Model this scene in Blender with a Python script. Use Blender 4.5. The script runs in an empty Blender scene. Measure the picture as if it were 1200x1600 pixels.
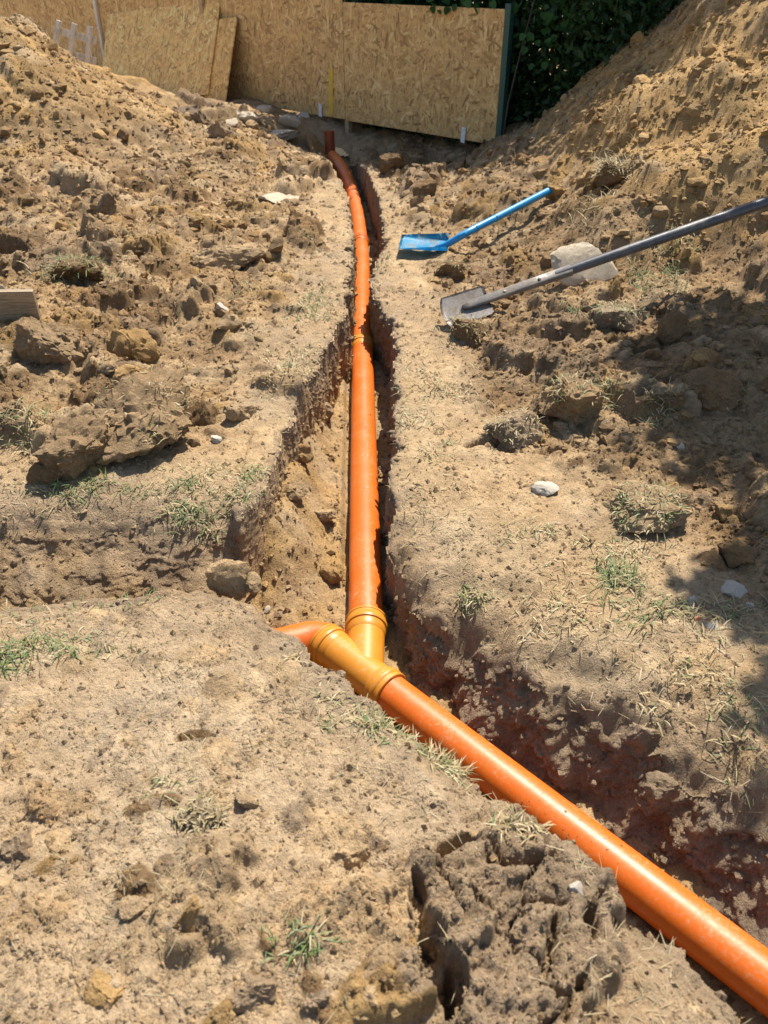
import bpy, bmesh, math, random
import numpy as np
from mathutils import Vector, Matrix

# ------------------------------------------------------------------ camera, sky, sun, exposure
scn = bpy.context.scene
PITCH = math.radians(35.5)
EYE = 1.8
SP, CP = math.sin(PITCH), math.cos(PITCH)
FPX = 1209.0                                     # focal length in photograph pixels (1200 x 1600)
cam_data = bpy.data.cameras.new('camera')
cam = bpy.data.objects.new('camera', cam_data)
scn.collection.objects.link(cam)
cam.location = (0, 0, EYE)
cam.rotation_euler = (math.pi / 2 - PITCH, 0, 0)
cam_data.sensor_fit = 'VERTICAL'
cam_data.sensor_height = 24.0
cam_data.lens = 24.0 * FPX / 1600.0
cam_data.clip_start = 0.05
cam_data.clip_end = 400
cam_data.dof.use_dof = True
cam_data.dof.focus_distance = 3.6
cam_data.dof.aperture_fstop = 2.4
scn.camera = cam

SUN = Vector((0.21, 0.45, 0.86)).normalized()    # direction towards the sun
world = bpy.data.worlds.new('World')
scn.world = world
world.use_nodes = True
wn = world.node_tree.nodes
wl = world.node_tree.links
wn.clear()
sky = wn.new('ShaderNodeTexSky')
sky.sky_type = 'NISHITA'
sky.sun_disc = False
sky.sun_elevation = math.asin(SUN.z)
sky.sun_rotation = math.atan2(SUN.x, SUN.y)
bg = wn.new('ShaderNodeBackground')
bg.inputs['Strength'].default_value = 0.10
wo = wn.new('ShaderNodeOutputWorld')
wl.new(sky.outputs[0], bg.inputs[0])
wl.new(bg.outputs[0], wo.inputs[0])
sun_data = bpy.data.lights.new('sun', 'SUN')
sun_data.energy = 5.0
sun_data.angle = math.radians(0.53)
sun_data.color = (1.0, 0.955, 0.88)
sun = bpy.data.objects.new('sun', sun_data)
scn.collection.objects.link(sun)
sun.rotation_euler = SUN.to_track_quat('Z', 'Y').to_euler()
scn.view_settings.view_transform = 'Standard'
scn.view_settings.look = 'None'
scn.view_settings.exposure = 1.0
scn.view_settings.gamma = 1.0
scn.view_settings.use_curve_mapping = False
scn.render.engine = 'CYCLES'
scn.cycles.max_bounces = 6

rng = np.random.default_rng(11)
random.seed(5)
COL = scn.collection


# ------------------------------------------------------------------ noise in numpy
def _hash(ix, iy, iz, seed):
    h = (ix.astype(np.int64) * 374761393 + iy.astype(np.int64) * 668265263
         + iz.astype(np.int64) * 2147483647 + seed * 1274126177) & 0xFFFFFFFF
    h = ((h ^ (h >> 13)) * 1274126177) & 0xFFFFFFFF
    h = ((h ^ (h >> 16)) * 2246822519) & 0xFFFFFFFF
    return (h ^ (h >> 15)) & 0xFFFFFF


def perlin2(x, y, seed=0):
    x0 = np.floor(x); y0 = np.floor(y)
    fx = x - x0; fy = y - y0
    ux = fx * fx * fx * (fx * (fx * 6 - 15) + 10)
    uy = fy * fy * fy * (fy * (fy * 6 - 15) + 10)
    z = np.zeros_like(x0)

    def g(i, j):
        a = _hash(x0 + i, y0 + j, z, seed) * (2 * np.pi / 0xFFFFFF)
        return np.cos(a) * (fx - i) + np.sin(a) * (fy - j)
    a = g(0, 0) * (1 - ux) + g(1, 0) * ux
    b = g(0, 1) * (1 - ux) + g(1, 1) * ux
    return (a * (1 - uy) + b * uy) * 1.5


def perlin3(x, y, z, seed=0):
    x0 = np.floor(x); y0 = np.floor(y); z0 = np.floor(z)
    f = (x - x0, y - y0, z - z0)
    u = [t * t * t * (t * (t * 6 - 15) + 10) for t in f]
    out = 0
    for i in (0, 1):
        for j in (0, 1):
            for k in (0, 1):
                h = _hash(x0 + i, y0 + j, z0 + k, seed)
                a = (h & 0xFFF) * (2 * np.pi / 4096)
                cz = (h >> 12) / 2047.5 - 1
                r = np.sqrt(np.maximum(0, 1 - cz * cz))
                g = r * np.cos(a) * (f[0] - i) + r * np.sin(a) * (f[1] - j) + cz * (f[2] - k)
                w = (u[0] if i else 1 - u[0]) * (u[1] if j else 1 - u[1]) * (u[2] if k else 1 - u[2])
                out = out + g * w
    return out * 1.5


def fbm2(x, y, scale, oct=4, seed=0, gain=0.5):
    s = 0; a = 1.0; f = 1.0 / scale
    for o in range(oct):
        s = s + a * perlin2(x * f + o * 17.3, y * f - o * 9.1, seed + o)
        a *= gain; f *= 2.03
    return s


def fbm3(x, y, z, scale, oct=4, seed=0, gain=0.5):
    s = 0; a = 1.0; f = 1.0 / scale
    for o in range(oct):
        s = s + a * perlin3(x * f + o * 17.3, y * f - o * 9.1, z * f + o * 3.7, seed + o)
        a *= gain; f *= 2.03
    return s


def worley2(x, y, scale, seed=0):
    """F1, F2 and the random number of the nearest cell"""
    x = x / scale; y = y / scale
    x0 = np.floor(x); y0 = np.floor(y)
    f1 = np.full(x.shape, 9.0); f2 = np.full(x.shape, 9.0); rid = np.zeros(x.shape)
    z = np.zeros_like(x0)
    for i in (-1, 0, 1):
        for j in (-1, 0, 1):
            h = _hash(x0 + i, y0 + j, z, seed)
            px = (h & 0xFFF) / 4096.0 + x0 + i
            py = (h >> 12) / 4096.0 + y0 + j
            d = np.hypot(px - x, py - y)
            m = d < f1
            f2 = np.where(m, f1, np.minimum(f2, d))
            rid = np.where(m, (h % 997) / 997.0, rid)
            f1 = np.where(m, d, f1)
    return f1, f2, rid


def sstep(a, b, x):
    t = np.clip((x - a) / (b - a), 0, 1)
    return t * t * (3 - 2 * t)


# ------------------------------------------------------------------ object helpers
def link(o, parent=None):
    COL.objects.link(o)
    if parent is not None:
        o.parent = parent
    return o


def tag(o, label=None, cat=None, group=None, kind=None):
    if label: o['label'] = label
    if cat: o['category'] = cat
    if group: o['group'] = group
    if kind: o['kind'] = kind
    return o


def mesh_np(name, verts, faces, mat, smooth=True, tint=None):
    """faces: (n,3) or (n,4) int array"""
    verts = np.asarray(verts, dtype=np.float32)
    faces = np.asarray(faces, dtype=np.int32)
    me = bpy.data.meshes.new(name)
    n, k = faces.shape
    me.vertices.add(len(verts))
    me.vertices.foreach_set('co', verts.ravel())
    me.loops.add(n * k)
    me.loops.foreach_set('vertex_index', faces.ravel())
    me.polygons.add(n)
    me.polygons.foreach_set('loop_start', np.arange(0, n * k, k, dtype=np.int32))
    me.polygons.foreach_set('loop_total', np.full(n, k, dtype=np.int32))
    me.update(calc_edges=True)
    me.polygons.foreach_set('use_smooth', np.full(n, smooth, dtype=bool))
    if tint is not None:
        a = me.attributes.new('tint', 'FLOAT_COLOR', 'POINT')
        c = np.ones((len(verts), 4), dtype=np.float32)
        c[:, :3] = tint
        a.data.foreach_set('color', c.ravel())
    if mat: me.materials.append(mat)
    return me


def empty(name, loc=(0, 0, 0), rz=0.0):
    o = bpy.data.objects.new(name, None)
    o.empty_display_size = 0.05
    o.location = loc
    o.rotation_euler = (0, 0, rz)
    return link(o)


def from_bm(name, bm, mat, parent=None, smooth=True):
    bmesh.ops.recalc_face_normals(bm, faces=bm.faces[:])
    me = bpy.data.meshes.new(name)
    bm.to_mesh(me); bm.free()
    for p in me.polygons: p.use_smooth = smooth
    if mat: me.materials.append(mat)
    o = bpy.data.objects.new(name, me)
    return link(o, parent)


def box_bm(bm, c, size, rot=None, bevel=0.0):
    r = bmesh.ops.create_cube(bm, size=1.0)
    vs = r['verts']
    M = Matrix.Diagonal((size[0], size[1], size[2], 1))
    if bevel:
        bmesh.ops.transform(bm, matrix=M, verts=vs)
        es = list({e for v in vs for e in v.link_edges})
        rr = bmesh.ops.bevel(bm, geom=es, offset=bevel, segments=2, affect='EDGES', profile=0.6)
        vs = list({v for f in rr['faces'] for v in f.verts} | {v for v in vs if v.is_valid})
        M = Matrix.Identity(4)
    T = Matrix.Translation(c) @ (rot.to_4x4() if rot is not None else Matrix.Identity(4)) @ M
    bmesh.ops.transform(bm, matrix=T, verts=vs)


# ------------------------------------------------------------------ materials
def new_mat(name):
    m = bpy.data.materials.new(name)
    m.use_nodes = True
    nt = m.node_tree
    b = nt.nodes['Principled BSDF']
    return m, nt, b


def N(nt, t, **kw):
    n = nt.nodes.new(t)
    for k, v in kw.items():
        if k.startswith('i_'):
            n.inputs[k[2:].replace('_', ' ')].default_value = v
        else:
            setattr(n, k, v)
    return n


def mixc(nt, fac, a, b, mode='MIX'):
    n = nt.nodes.new('ShaderNodeMix')
    n.data_type = 'RGBA'
    n.blend_type = mode
    for s, v in ((0, fac), (6, a), (7, b)):
        if hasattr(v, 'links'):
            nt.links.new(v, n.inputs[s])
        elif s == 0:
            n.inputs[0].default_value = v
        else:
            n.inputs[s].default_value = (*v, 1) if len(v) == 3 else v
    return n.outputs[2]


def ramp(nt, src, stops):
    n = nt.nodes.new('ShaderNodeValToRGB')
    cr = n.color_ramp
    while len(cr.elements) < len(stops): cr.elements.new(0.5)
    for e, (p, c) in zip(cr.elements, stops):
        e.position = p
        e.color = (c, c, c, 1) if not hasattr(c, '__len__') else (*c, 1)
    nt.links.new(src, n.inputs[0])
    return n.outputs[0]


def soil_material():
    m, nt, b = new_mat('soil')
    geo = N(nt, 'ShaderNodeNewGeometry')
    at = N(nt, 'ShaderNodeAttribute', attribute_name='tint')
    pos = geo.outputs['Position']

    def noise(scale, detail=5, rough=0.6):
        n = N(nt, 'ShaderNodeTexNoise')
        n.inputs['Scale'].default_value = scale
        n.inputs['Detail'].default_value = detail
        n.inputs['Roughness'].default_value = rough
        nt.links.new(pos, n.inputs['Vector'])
        return n.outputs[0]
    n1 = noise(9, 6, 0.65); n2 = noise(60, 5, 0.7); n3 = noise(260, 3, 0.7); n0 = noise(2.3, 4, 0.6)
    v = ramp(nt, n1, [(0.3, 0.74), (0.7, 1.22)])
    c = mixc(nt, 1.0, at.outputs['Color'], v, 'MULTIPLY')
    v2 = ramp(nt, n2, [(0.28, 0.72), (0.72, 1.25)])
    c = mixc(nt, 1.0, c, v2, 'MULTIPLY')
    v4 = ramp(nt, n3, [(0.3, 0.84), (0.7, 1.15)])
    c = mixc(nt, 1.0, c, v4, 'MULTIPLY')
    hue = ramp(nt, n0, [(0.35, (1.05, 0.99, 0.90)), (0.65, (0.97, 0.995, 1.02))])
    c = mixc(nt, 0.8, c, hue, 'MULTIPLY')
    # pale specks of grit
    vo = N(nt, 'ShaderNodeTexVoronoi')
    vo.inputs['Scale'].default_value = 95
    nt.links.new(pos, vo.inputs['Vector'])
    sep = N(nt, 'ShaderNodeSeparateColor')
    nt.links.new(vo.outputs['Color'], sep.inputs[0])
    gt = N(nt, 'ShaderNodeMath', operation='GREATER_THAN'); gt.inputs[1].default_value = 0.965
    nt.links.new(sep.outputs[0], gt.inputs[0])
    lt = N(nt, 'ShaderNodeMath', operation='LESS_THAN'); lt.inputs[1].default_value = 0.30
    nt.links.new(vo.outputs['Distance'], lt.inputs[0])
    mu = N(nt, 'ShaderNodeMath', operation='MULTIPLY')
    nt.links.new(gt.outputs[0], mu.inputs[0]); nt.links.new(lt.outputs[0], mu.inputs[1])
    mu2 = N(nt, 'ShaderNodeMath', operation='MULTIPLY'); mu2.inputs[1].default_value = 0.55
    nt.links.new(mu.outputs[0], mu2.inputs[0])
    c = mixc(nt, mu2.outputs[0], c, (0.42, 0.36, 0.27))
    nt.links.new(c, b.inputs['Base Color'])
    b.inputs['Roughness'].default_value = 0.95
    b.inputs['Specular IOR Level'].default_value = 0.15
    # grain
    vg = N(nt, 'ShaderNodeTexVoronoi')
    vg.inputs['Scale'].default_value = 130
    nt.links.new(pos, vg.inputs['Vector'])
    ad = N(nt, 'ShaderNodeMath', operation='MULTIPLY_ADD')
    nt.links.new(vg.outputs['Distance'], ad.inputs[0]); ad.inputs[1].default_value = -0.25
    nt.links.new(n2, ad.inputs[2])
    ad2 = N(nt, 'ShaderNodeMath', operation='MULTIPLY_ADD')
    nt.links.new(n3, ad2.inputs[0]); ad2.inputs[1].default_value = 0.6
    nt.links.new(ad.outputs[0], ad2.inputs[2])
    bu = N(nt, 'ShaderNodeBump')
    bu.inputs['Strength'].default_value = 1.0
    bu.inputs['Distance'].default_value = 0.011
    nt.links.new(ad2.outputs[0], bu.inputs['Height'])
    nt.links.new(bu.outputs[0], b.inputs['Normal'])
    return m


def tint_material(name, rough=0.7, trans=0.0):
    m, nt, b = new_mat(name)
    at = N(nt, 'ShaderNodeAttribute', attribute_name='tint')
    nt.links.new(at.outputs['Color'], b.inputs['Base Color'])
    b.inputs['Roughness'].default_value = rough
    b.inputs['Specular IOR Level'].default_value = 0.25
    if trans:
        tr = N(nt, 'ShaderNodeBsdfTranslucent')
        nt.links.new(at.outputs['Color'], tr.inputs['Color'])
        mx = N(nt, 'ShaderNodeMixShader'); mx.inputs[0].default_value = trans
        out = nt.nodes['Material Output']
        nt.links.new(b.outputs[0], mx.inputs[1]); nt.links.new(tr.outputs[0], mx.inputs[2])
        nt.links.new(mx.outputs[0], out.inputs[0])
    return m


def plastic_material(name, col, dust=(0.36, 0.26, 0.15), dust_amt=0.5):
    m, nt, b = new_mat(name)
    geo = N(nt, 'ShaderNodeNewGeometry')
    n1 = N(nt, 'ShaderNodeTexNoise'); n1.inputs['Scale'].default_value = 7; n1.inputs['Detail'].default_value = 8
    n1.inputs['Roughness'].default_value = 0.75
    n2 = N(nt, 'ShaderNodeTexNoise'); n2.inputs['Scale'].default_value = 85; n2.inputs['Detail'].default_value = 4
    nt.links.new(geo.outputs['Position'], n1.inputs['Vector'])
    nt.links.new(geo.outputs['Position'], n2.inputs['Vector'])
    mu = N(nt, 'ShaderNodeMath', operation='MULTIPLY')
    nt.links.new(n1.outputs[0], mu.inputs[0]); nt.links.new(n2.outputs[0], mu.inputs[1])
    sep = N(nt, 'ShaderNodeSeparateXYZ')
    nt.links.new(geo.outputs['Normal'], sep.inputs[0])
    up = N(nt, 'ShaderNodeMapRange'); up.inputs[1].default_value = -0.2; up.inputs[2].default_value = 1.0
    up.inputs[3].default_value = 0.35; up.inputs[4].default_value = 1.0
    nt.links.new(sep.outputs[2], up.inputs[0])
    f = ramp(nt, mu.outputs[0], [(0.22, 0.04 * dust_amt), (0.31, 0.22 * dust_amt), (0.42, 1.0 * dust_amt)])
    fm = N(nt, 'ShaderNodeMath', operation='MULTIPLY')
    nt.links.new(f, fm.inputs[0]); nt.links.new(up.outputs[0], fm.inputs[1])
    c0 = mixc(nt, 1.0, col, ramp(nt, n1.outputs[0], [(0.3, 0.9), (0.7, 1.06)]), 'MULTIPLY')
    c = mixc(nt, fm.outputs[0], c0, dust)
    nt.links.new(c, b.inputs['Base Color'])
    r = N(nt, 'ShaderNodeMapRange'); r.inputs[3].default_value = 0.40; r.inputs[4].default_value = 0.85
    nt.links.new(fm.outputs[0], r.inputs[0])
    nt.links.new(r.outputs[0], b.inputs['Roughness'])
    b.inputs['Specular IOR Level'].default_value = 0.40
    bu = N(nt, 'ShaderNodeBump'); bu.inputs['Strength'].default_value = 0.12; bu.inputs['Distance'].default_value = 0.003
    nt.links.new(n2.outputs[0], bu.inputs['Height'])
    nt.links.new(bu.outputs[0], b.inputs['Normal'])
    return m


def osb_material(name, gain=1.0, hue=(1, 1, 1)):
    m, nt, b = new_mat(name)
    tc = N(nt, 'ShaderNodeTexCoord')
    val = None
    wn_ = N(nt, 'ShaderNodeTexNoise'); wn_.inputs['Scale'].default_value = 6; wn_.inputs['Detail'].default_value = 2
    nt.links.new(tc.outputs['Object'], wn_.inputs['Vector'])
    for ang, sc in ((12, 1.0), (58, 0.9), (103, 1.1), (151, 0.95), (82, 0.8)):
        mp = N(nt, 'ShaderNodeMapping')
        mp.inputs['Rotation'].default_value = (0, math.radians(ang), 0)
        mp.inputs['Location'].default_value = (ang * 0.37, 0, ang * 0.21)
        nt.links.new(tc.outputs['Object'], mp.inputs[0])
        m2 = N(nt, 'ShaderNodeMapping')
        m2.inputs['Scale'].default_value = (10 * sc, 0.01, 42 * sc)
        nt.links.new(mp.outputs[0], m2.inputs[0])
        vo = N(nt, 'ShaderNodeTexVoronoi')
        vo.inputs['Scale'].default_value = 1.0
        vo.inputs['Randomness'].default_value = 0.9
        nt.links.new(m2.outputs[0], vo.inputs['Vector'])
        sp = N(nt, 'ShaderNodeSeparateColor')
        nt.links.new(vo.outputs['Color'], sp.inputs[0])
        if val is None:
            val = sp.outputs[0]; pri = sp.outputs[1]
        else:
            g = N(nt, 'ShaderNodeMath', operation='GREATER_THAN')
            nt.links.new(sp.outputs[1], g.inputs[0]); nt.links.new(pri, g.inputs[1])
            mf = N(nt, 'ShaderNodeMix')
            nt.links.new(g.outputs[0], mf.inputs[0]); nt.links.new(val, mf.inputs[2]); nt.links.new(sp.outputs[0], mf.inputs[3])
            val = mf.outputs[0]
            mx = N(nt, 'ShaderNodeMath', operation='MAXIMUM')
            nt.links.new(pri, mx.inputs[0]); nt.links.new(sp.outputs[1], mx.inputs[1])
            pri = mx.outputs[0]
    g = gain
    c = ramp(nt, val, [(0.0, (0.24 * g, 0.13 * g, 0.04 * g)), (0.25, (0.42 * g, 0.245 * g, 0.085 * g)),
                       (0.8, (0.53 * g, 0.335 * g, 0.125 * g)), (1.0, (min(.8, 0.62 * g), 0.44 * g, 0.20 * g))])
    c = mixc(nt, 1.0, c, ramp(nt, wn_.outputs[0], [(0.3, 0.86), (0.7, 1.1)]), 'MULTIPLY')
    c = mixc(nt, 1.0, c, hue, 'MULTIPLY')
    nt.links.new(c, b.inputs['Base Color'])
    b.inputs['Roughness'].default_value = 0.75
    bu = N(nt, 'ShaderNodeBump'); bu.inputs['Strength'].default_value = 0.35; bu.inputs['Distance'].default_value = 0.004
    nt.links.new(val, bu.inputs['Height'])
    nt.links.new(bu.outputs[0], b.inputs['Normal'])
    return m


def worn_material(name, col, col2, scale=14, thr=(0.45, 0.6), rough=(0.5, 0.85), metal=0.0, stretch=(1, 1, 1), bump=0.2):
    m, nt, b = new_mat(name)
    tc = N(nt, 'ShaderNodeTexCoord')
    mp = N(nt, 'ShaderNodeMapping'); mp.inputs['Scale'].default_value = stretch
    nt.links.new(tc.outputs['Object'], mp.inputs[0])
    n1 = N(nt, 'ShaderNodeTexNoise'); n1.inputs['Scale'].default_value = scale; n1.inputs['Detail'].default_value = 8
    n1.inputs['Roughness'].default_value = 0.7
    nt.links.new(mp.outputs[0], n1.inputs['Vector'])
    f = ramp(nt, n1.outputs[0], [(thr[0], 0.0), (thr[1], 1.0)])
    c = mixc(nt, f, col, col2)
    n2 = N(nt, 'ShaderNodeTexNoise'); n2.inputs['Scale'].default_value = scale * 6; n2.inputs['Detail'].default_value = 5
    nt.links.new(mp.outputs[0], n2.inputs['Vector'])
    c = mixc(nt, 1.0, c, ramp(nt, n2.outputs[0], [(0.3, 0.78), (0.7, 1.18)]), 'MULTIPLY')
    nt.links.new(c, b.inputs['Base Color'])
    r = N(nt, 'ShaderNodeMapRange'); r.inputs[3].default_value = rough[0]; r.inputs[4].default_value = rough[1]
    nt.links.new(f, r.inputs[0]); nt.links.new(r.outputs[0], b.inputs['Roughness'])
    b.inputs['Metallic'].default_value = metal
    bu = N(nt, 'ShaderNodeBump'); bu.inputs['Strength'].default_value = bump; bu.inputs['Distance'].default_value = 0.005
    nt.links.new(n2.outputs[0], bu.inputs['Height'])
    nt.links.new(bu.outputs[0], b.inputs['Normal'])
    return m


SOIL = soil_material()
GRASS = tint_material('grass_blade', 0.6, 0.25)
LEAF = tint_material('leaf', 0.45, 0.3)
ORANGE = plastic_material('orange_plastic', (0.55, 0.103, 0.004), dust_amt=0.55)
AMBER = plastic_material('amber_plastic', (0.50, 0.185, 0.012), dust_amt=0.55)
OSB = osb_material('strand_board', 1.18)
OSB_LEAN = osb_material('strand_board_sunlit_sheet', 1.55, (1.06, 1.03, .88))  # fence board brightened, sunlight on the leaning sheet put into its colour
OSB_SUNLIT = osb_material('strand_board_sunlit_strip', 1.4, (1.08, 1.0, 0.8))  # same board in brighter yellow, painting the sun on the narrow strip
WOOD = worn_material('raw_timber', (0.42, 0.30, 0.16), (0.30, 0.21, 0.12), 5, stretch=(1, 1, 12))
PALE_WOOD = worn_material('pale_timber', (0.66, 0.58, 0.45), (0.5, 0.42, 0.3), 6, stretch=(3, 3, 1))
GREY_WOOD = worn_material('weathered_timber', (0.30, 0.215, 0.125), (0.19, 0.135, 0.08), 5, stretch=(1, 8, 14))
BLUE = worn_material('blue_paint', (0.008, 0.19, 0.42), (0.012, 0.22, 0.46), 9, thr=(0.4, 0.7), rough=(0.32, 0.5), bump=0.05)
BLUE_WORN = worn_material('blue_paint_dusty', (0.012, 0.31, 0.55), (0.27, 0.33, 0.33), 9, thr=(0.48, 0.62), rough=(0.38, 0.8), bump=0.08)
STEEL = worn_material('bare_steel', (0.34, 0.31, 0.28), (0.24, 0.185, 0.13), 11, thr=(0.42, 0.68), rough=(0.42, 0.75), metal=0.35, bump=0.1)
DARK_STEEL = worn_material('dark_handle', (0.075, 0.072, 0.072), (0.16, 0.13, 0.10), 10, thr=(0.5, 0.75), rough=(0.38, 0.7), metal=0.1, bump=0.08)
GREEN_STEEL = worn_material('green_paint', (0.012, 0.06, 0.045), (0.02, 0.075, 0.05), 8, rough=(0.45, 0.6))
CONCRETE = worn_material('concrete', (0.46, 0.375, 0.26), (0.37, 0.285, 0.185), 9, rough=(0.9, 0.95), bump=0.5)
WHITE_STONE = worn_material('white_stone', (0.50, 0.45, 0.37), (0.30, 0.225, 0.14), 30, thr=(0.42, 0.62), rough=(0.9, 0.95), bump=0.6)
WHITE_CARD = worn_material('white_card', (0.75, 0.75, 0.73), (0.6, 0.6, 0.58), 8, rough=(0.6, 0.7))
YELLOW_PAINT = worn_material('yellow_paint', (0.70, 0.44, 0.02), (0.56, 0.36, 0.08), 25, rough=(0.6, 0.7))
RED_EDGE = worn_material('red_edge', (0.42, 0.12, 0.05), (0.5, 0.2, 0.08), 20, rough=(0.6, 0.7))
SHADED_ORANGE = plastic_material('shaded_orange_plastic', (0.27, 0.050, 0.010), dust_amt=.5)  # pipe orange darkened to brown, the shade under the fence painted in
BARK = worn_material('bark', (0.09, 0.065, 0.045), (0.05, 0.035, 0.025), 12, stretch=(1, 1, 0.25), bump=0.8)

# ------------------------------------------------------------------ layout of the trench (metres, ground about z = 0)
LEFT_RIM = [(-.95, 11.3), (-.87, 10.7), (-.76, 10.1), (-.52, 8.84), (-.335, 7.53), (-.262, 6.49), (-.243, 5.82),
            (-.238, 5.25), (-.245, 4.66), (-.31, 4.31), (-.355, 3.99), (-.40, 3.67), (-.45, 3.33), (-.495, 2.91),
            (-.51, 2.70), (-.54, 2.58)]
SIDE_FAR = [(-.64, 2.54), (-.8, 2.50), (-1.0, 2.54), (-1.25, 2.55), (-1.6, 2.50), (-2.4, 2.52)]
SIDE_NEAR = [(-2.4, 2.0), (-1.31, 1.97), (-.95, 2.01), (-.672, 2.04), (-.49, 2.02)]
LOW_LEFT = [(-.316, 1.85), (-.17, 1.68), (-.02, 1.525), (.18, 1.42), (.30, 1.335), (.39, 1.236), (.47, 1.13),
            (.54, 1.06), (.575, .98), (.70, .86), (.77, .74), (.82, .55), (.9, .25)]
LOW_RIGHT = [(1.95, .42), (1.58, .77), (1.27, 1.08), (.92, 1.43), (.60, 1.73), (.45, 1.88), (.31, 2.00), (.16, 2.13), (.065, 2.28)]
RIGHT_RIM = [(.036, 2.50), (.042, 2.79), (.06, 3.2), (.072, 3.49), (.066, 4.10), (.08, 4.55), (.0, 4.82), (-.048, 4.95),
             (-.07, 5.4), (-.06, 5.9), (.0, 6.12), (.015, 6.3), (-.015, 7.07), (-.063, 8.0), (-.27, 9.48), (-.40, 10.2), (-.46, 11.2)]
RIM = LEFT_RIM + SIDE_FAR + SIDE_NEAR + LOW_LEFT + LOW_RIGHT + RIGHT_RIM


def chaikin(p, n=1):
    p = [np.array(q, float) for q in p]
    for _ in range(n):
        q = []
        for i in range(len(p)):
            a, b = p[i], p[(i + 1) % len(p)]
            q += [a * .75 + b * .25, a * .25 + b * .75]
        p = q
    return np.array(p)


RIMC = chaikin(RIM, 1)


def rim_distance(x, y):
    """signed distance to the trench outline, positive outside"""
    x = np.asarray(x, float); y = np.asarray(y, float)
    best = np.full(x.shape, 1e9); inside = np.zeros(x.shape, bool)
    n = len(RIMC)
    for i in range(n):
        ax, ay = RIMC[i]; bx, by = RIMC[(i + 1) % n]
        dx, dy = bx - ax, by - ay
        t = np.clip(((x - ax) * dx + (y - ay) * dy) / (dx * dx + dy * dy + 1e-12), 0, 1)
        best = np.minimum(best, (x - ax - t * dx) ** 2 + (y - ay - t * dy) ** 2)
        c = ((ay > y) != (by > y))
        if c.any():
            with np.errstate(divide='ignore', invalid='ignore'):
                c &= x < (bx - ax) * (y - ay) / (by - ay) + ax
            inside ^= c
    d = np.sqrt(best)
    return np.where(inside, -d, d)


def rim_jag(x, y):
    return 0.030 * fbm2(x, y, 0.20, 4, 71, 0.52)


def macro_z(x, y):
    """large form of the ground: banks, heaps, ditch"""
    z = np.zeros(np.shape(x))
    right = sstep(-0.06, 0.06, np.where(y > 2.3, x + 0.1, (x + y - 2.0)))
    z = z - right * (0.04 + 0.03 * (1 - sstep(1.9, 3.2, y)))
    # left spoil heap
    dl = np.hypot(x + 5.0, (y - 10.0)) + 0.35 * fbm2(x, y, 1.4, 3, 5)
    hl = 1.53 - 0.53 * dl
    z = z + np.logaddexp(0, hl * 7) / 7
    # right spoil heap
    dr = np.hypot(x - 4.5, (y - 7.8)) + 0.30 * fbm2(x, y, 1.2, 3, 8)
    hr = 2.95 - 0.80 * dr
    hr = np.where(hr > 2.4, 2.4 + (hr - 2.4) * 0.3, hr)
    z = z + np.logaddexp(0, hr * 6) / 6
    # right bank of torn up turf
    z = z + 0.10 * sstep(0.7, 1.8, x) * sstep(2.6, 3.6, y) * (1 - sstep(5.5, 7, y))
    # left bank rises a little towards its edge of clods
    z = z + 0.12 * sstep(-1.0, -2.2, x) * sstep(3.0, 4.2, y)
    # rubble rise before the boards
    z = z + 0.07 * np.exp(-(((x + 1.7) / 0.7) ** 2 + ((y - 11.6) / 0.8) ** 2))
    # ditch along the board fence
    along = (x + .52) * .73 - (y - 11.5) * .68
    off = -(x + .52) * .68 - (y - 11.5) * .73
    z = z - 0.30 * np.exp(-((off - 0.60) / 0.62) ** 2) * sstep(-.5, 0.1, along) * (1 - sstep(1.9, 2.7, along))
    return z


# ------------------------------------------------------------------ the ground sheet: rows across, finer near the trench's near end
NC = 521


def half_w(y):
    return 0.68 * (np.maximum(y, 0.2) * CP + EYE * SP) + 0.38


ys = [0.30]
while ys[-1] < 14.2:
    ys.append(ys[-1] + 2 * half_w(ys[-1]) / (NC - 1) * 1.0)
ROWS = np.array(ys)
NR = len(ROWS)
A = np.linspace(-1, 1, NC)
HW = half_w(ROWS)
GX = A[None, :] * HW[:, None]
GY = np.repeat(ROWS[:, None], NC, 1)
DIST = np.hypot(GY, EYE)
SD = np.full(GX.shape, 5.0)
near = (GX > -3.4) & (GX < 2.9) & (GY < 12.5)
SD[near] = rim_distance(GX[near], GY[near])
JAG = rim_jag(GX, GY)
SDJ = SD + JAG

WARPX = fbm2(GX, GY, 0.12, 4, 31, 0.62)
WARPY = fbm2(GX, GY, 0.12, 4, 37, 0.62)
FINE = fbm2(GX, GY, 0.05, 4, 41, 0.65)
SOFTX = fbm2(GX, GY, 0.14, 2, 33, 0.45)
SOFTY = fbm2(GX, GY, 0.14, 2, 39, 0.45)

ZB = macro_z(GX, GY)
LEFT_SIDE = (GX < np.interp(GY, [0, 1.5, 2.3, 12], [.9, 0.0, -.1, -.6]))
rough_left = sstep(0.14, 0.60, SD - 0.12 * WARPX) * sstep(2.75, 3.2, GY) * LEFT_SIDE
edge_r = 3.45 - 1.35 * (GX - 0.38)
rough_right = (~LEFT_SIDE) * np.maximum(sstep(-0.1, 0.25, (GY - edge_r) / 1.7 + 0.15 * WARPX) * sstep(0.30, 0.55, SD),
                                        sstep(6.0, 7.0, GY) * sstep(0.02, 0.3, SD))
rough_near = LEFT_SIDE * (GY < 2.1) * sstep(1.45, 0.85, GY + 0.25 * GX + 0.2 * WARPX)
ROUGH = np.clip(np.maximum(np.maximum(rough_left, rough_right), 0.42 * rough_near), 0, 1)

Z = ZB + 0.030 * fbm2(GX, GY, 0.55, 3, 51) * (0.4 + ROUGH) + 0.011 * WARPX * (0.5 + 1.4 * ROUGH) + 0.006 * FINE * (0.7 + ROUGH)
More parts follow.
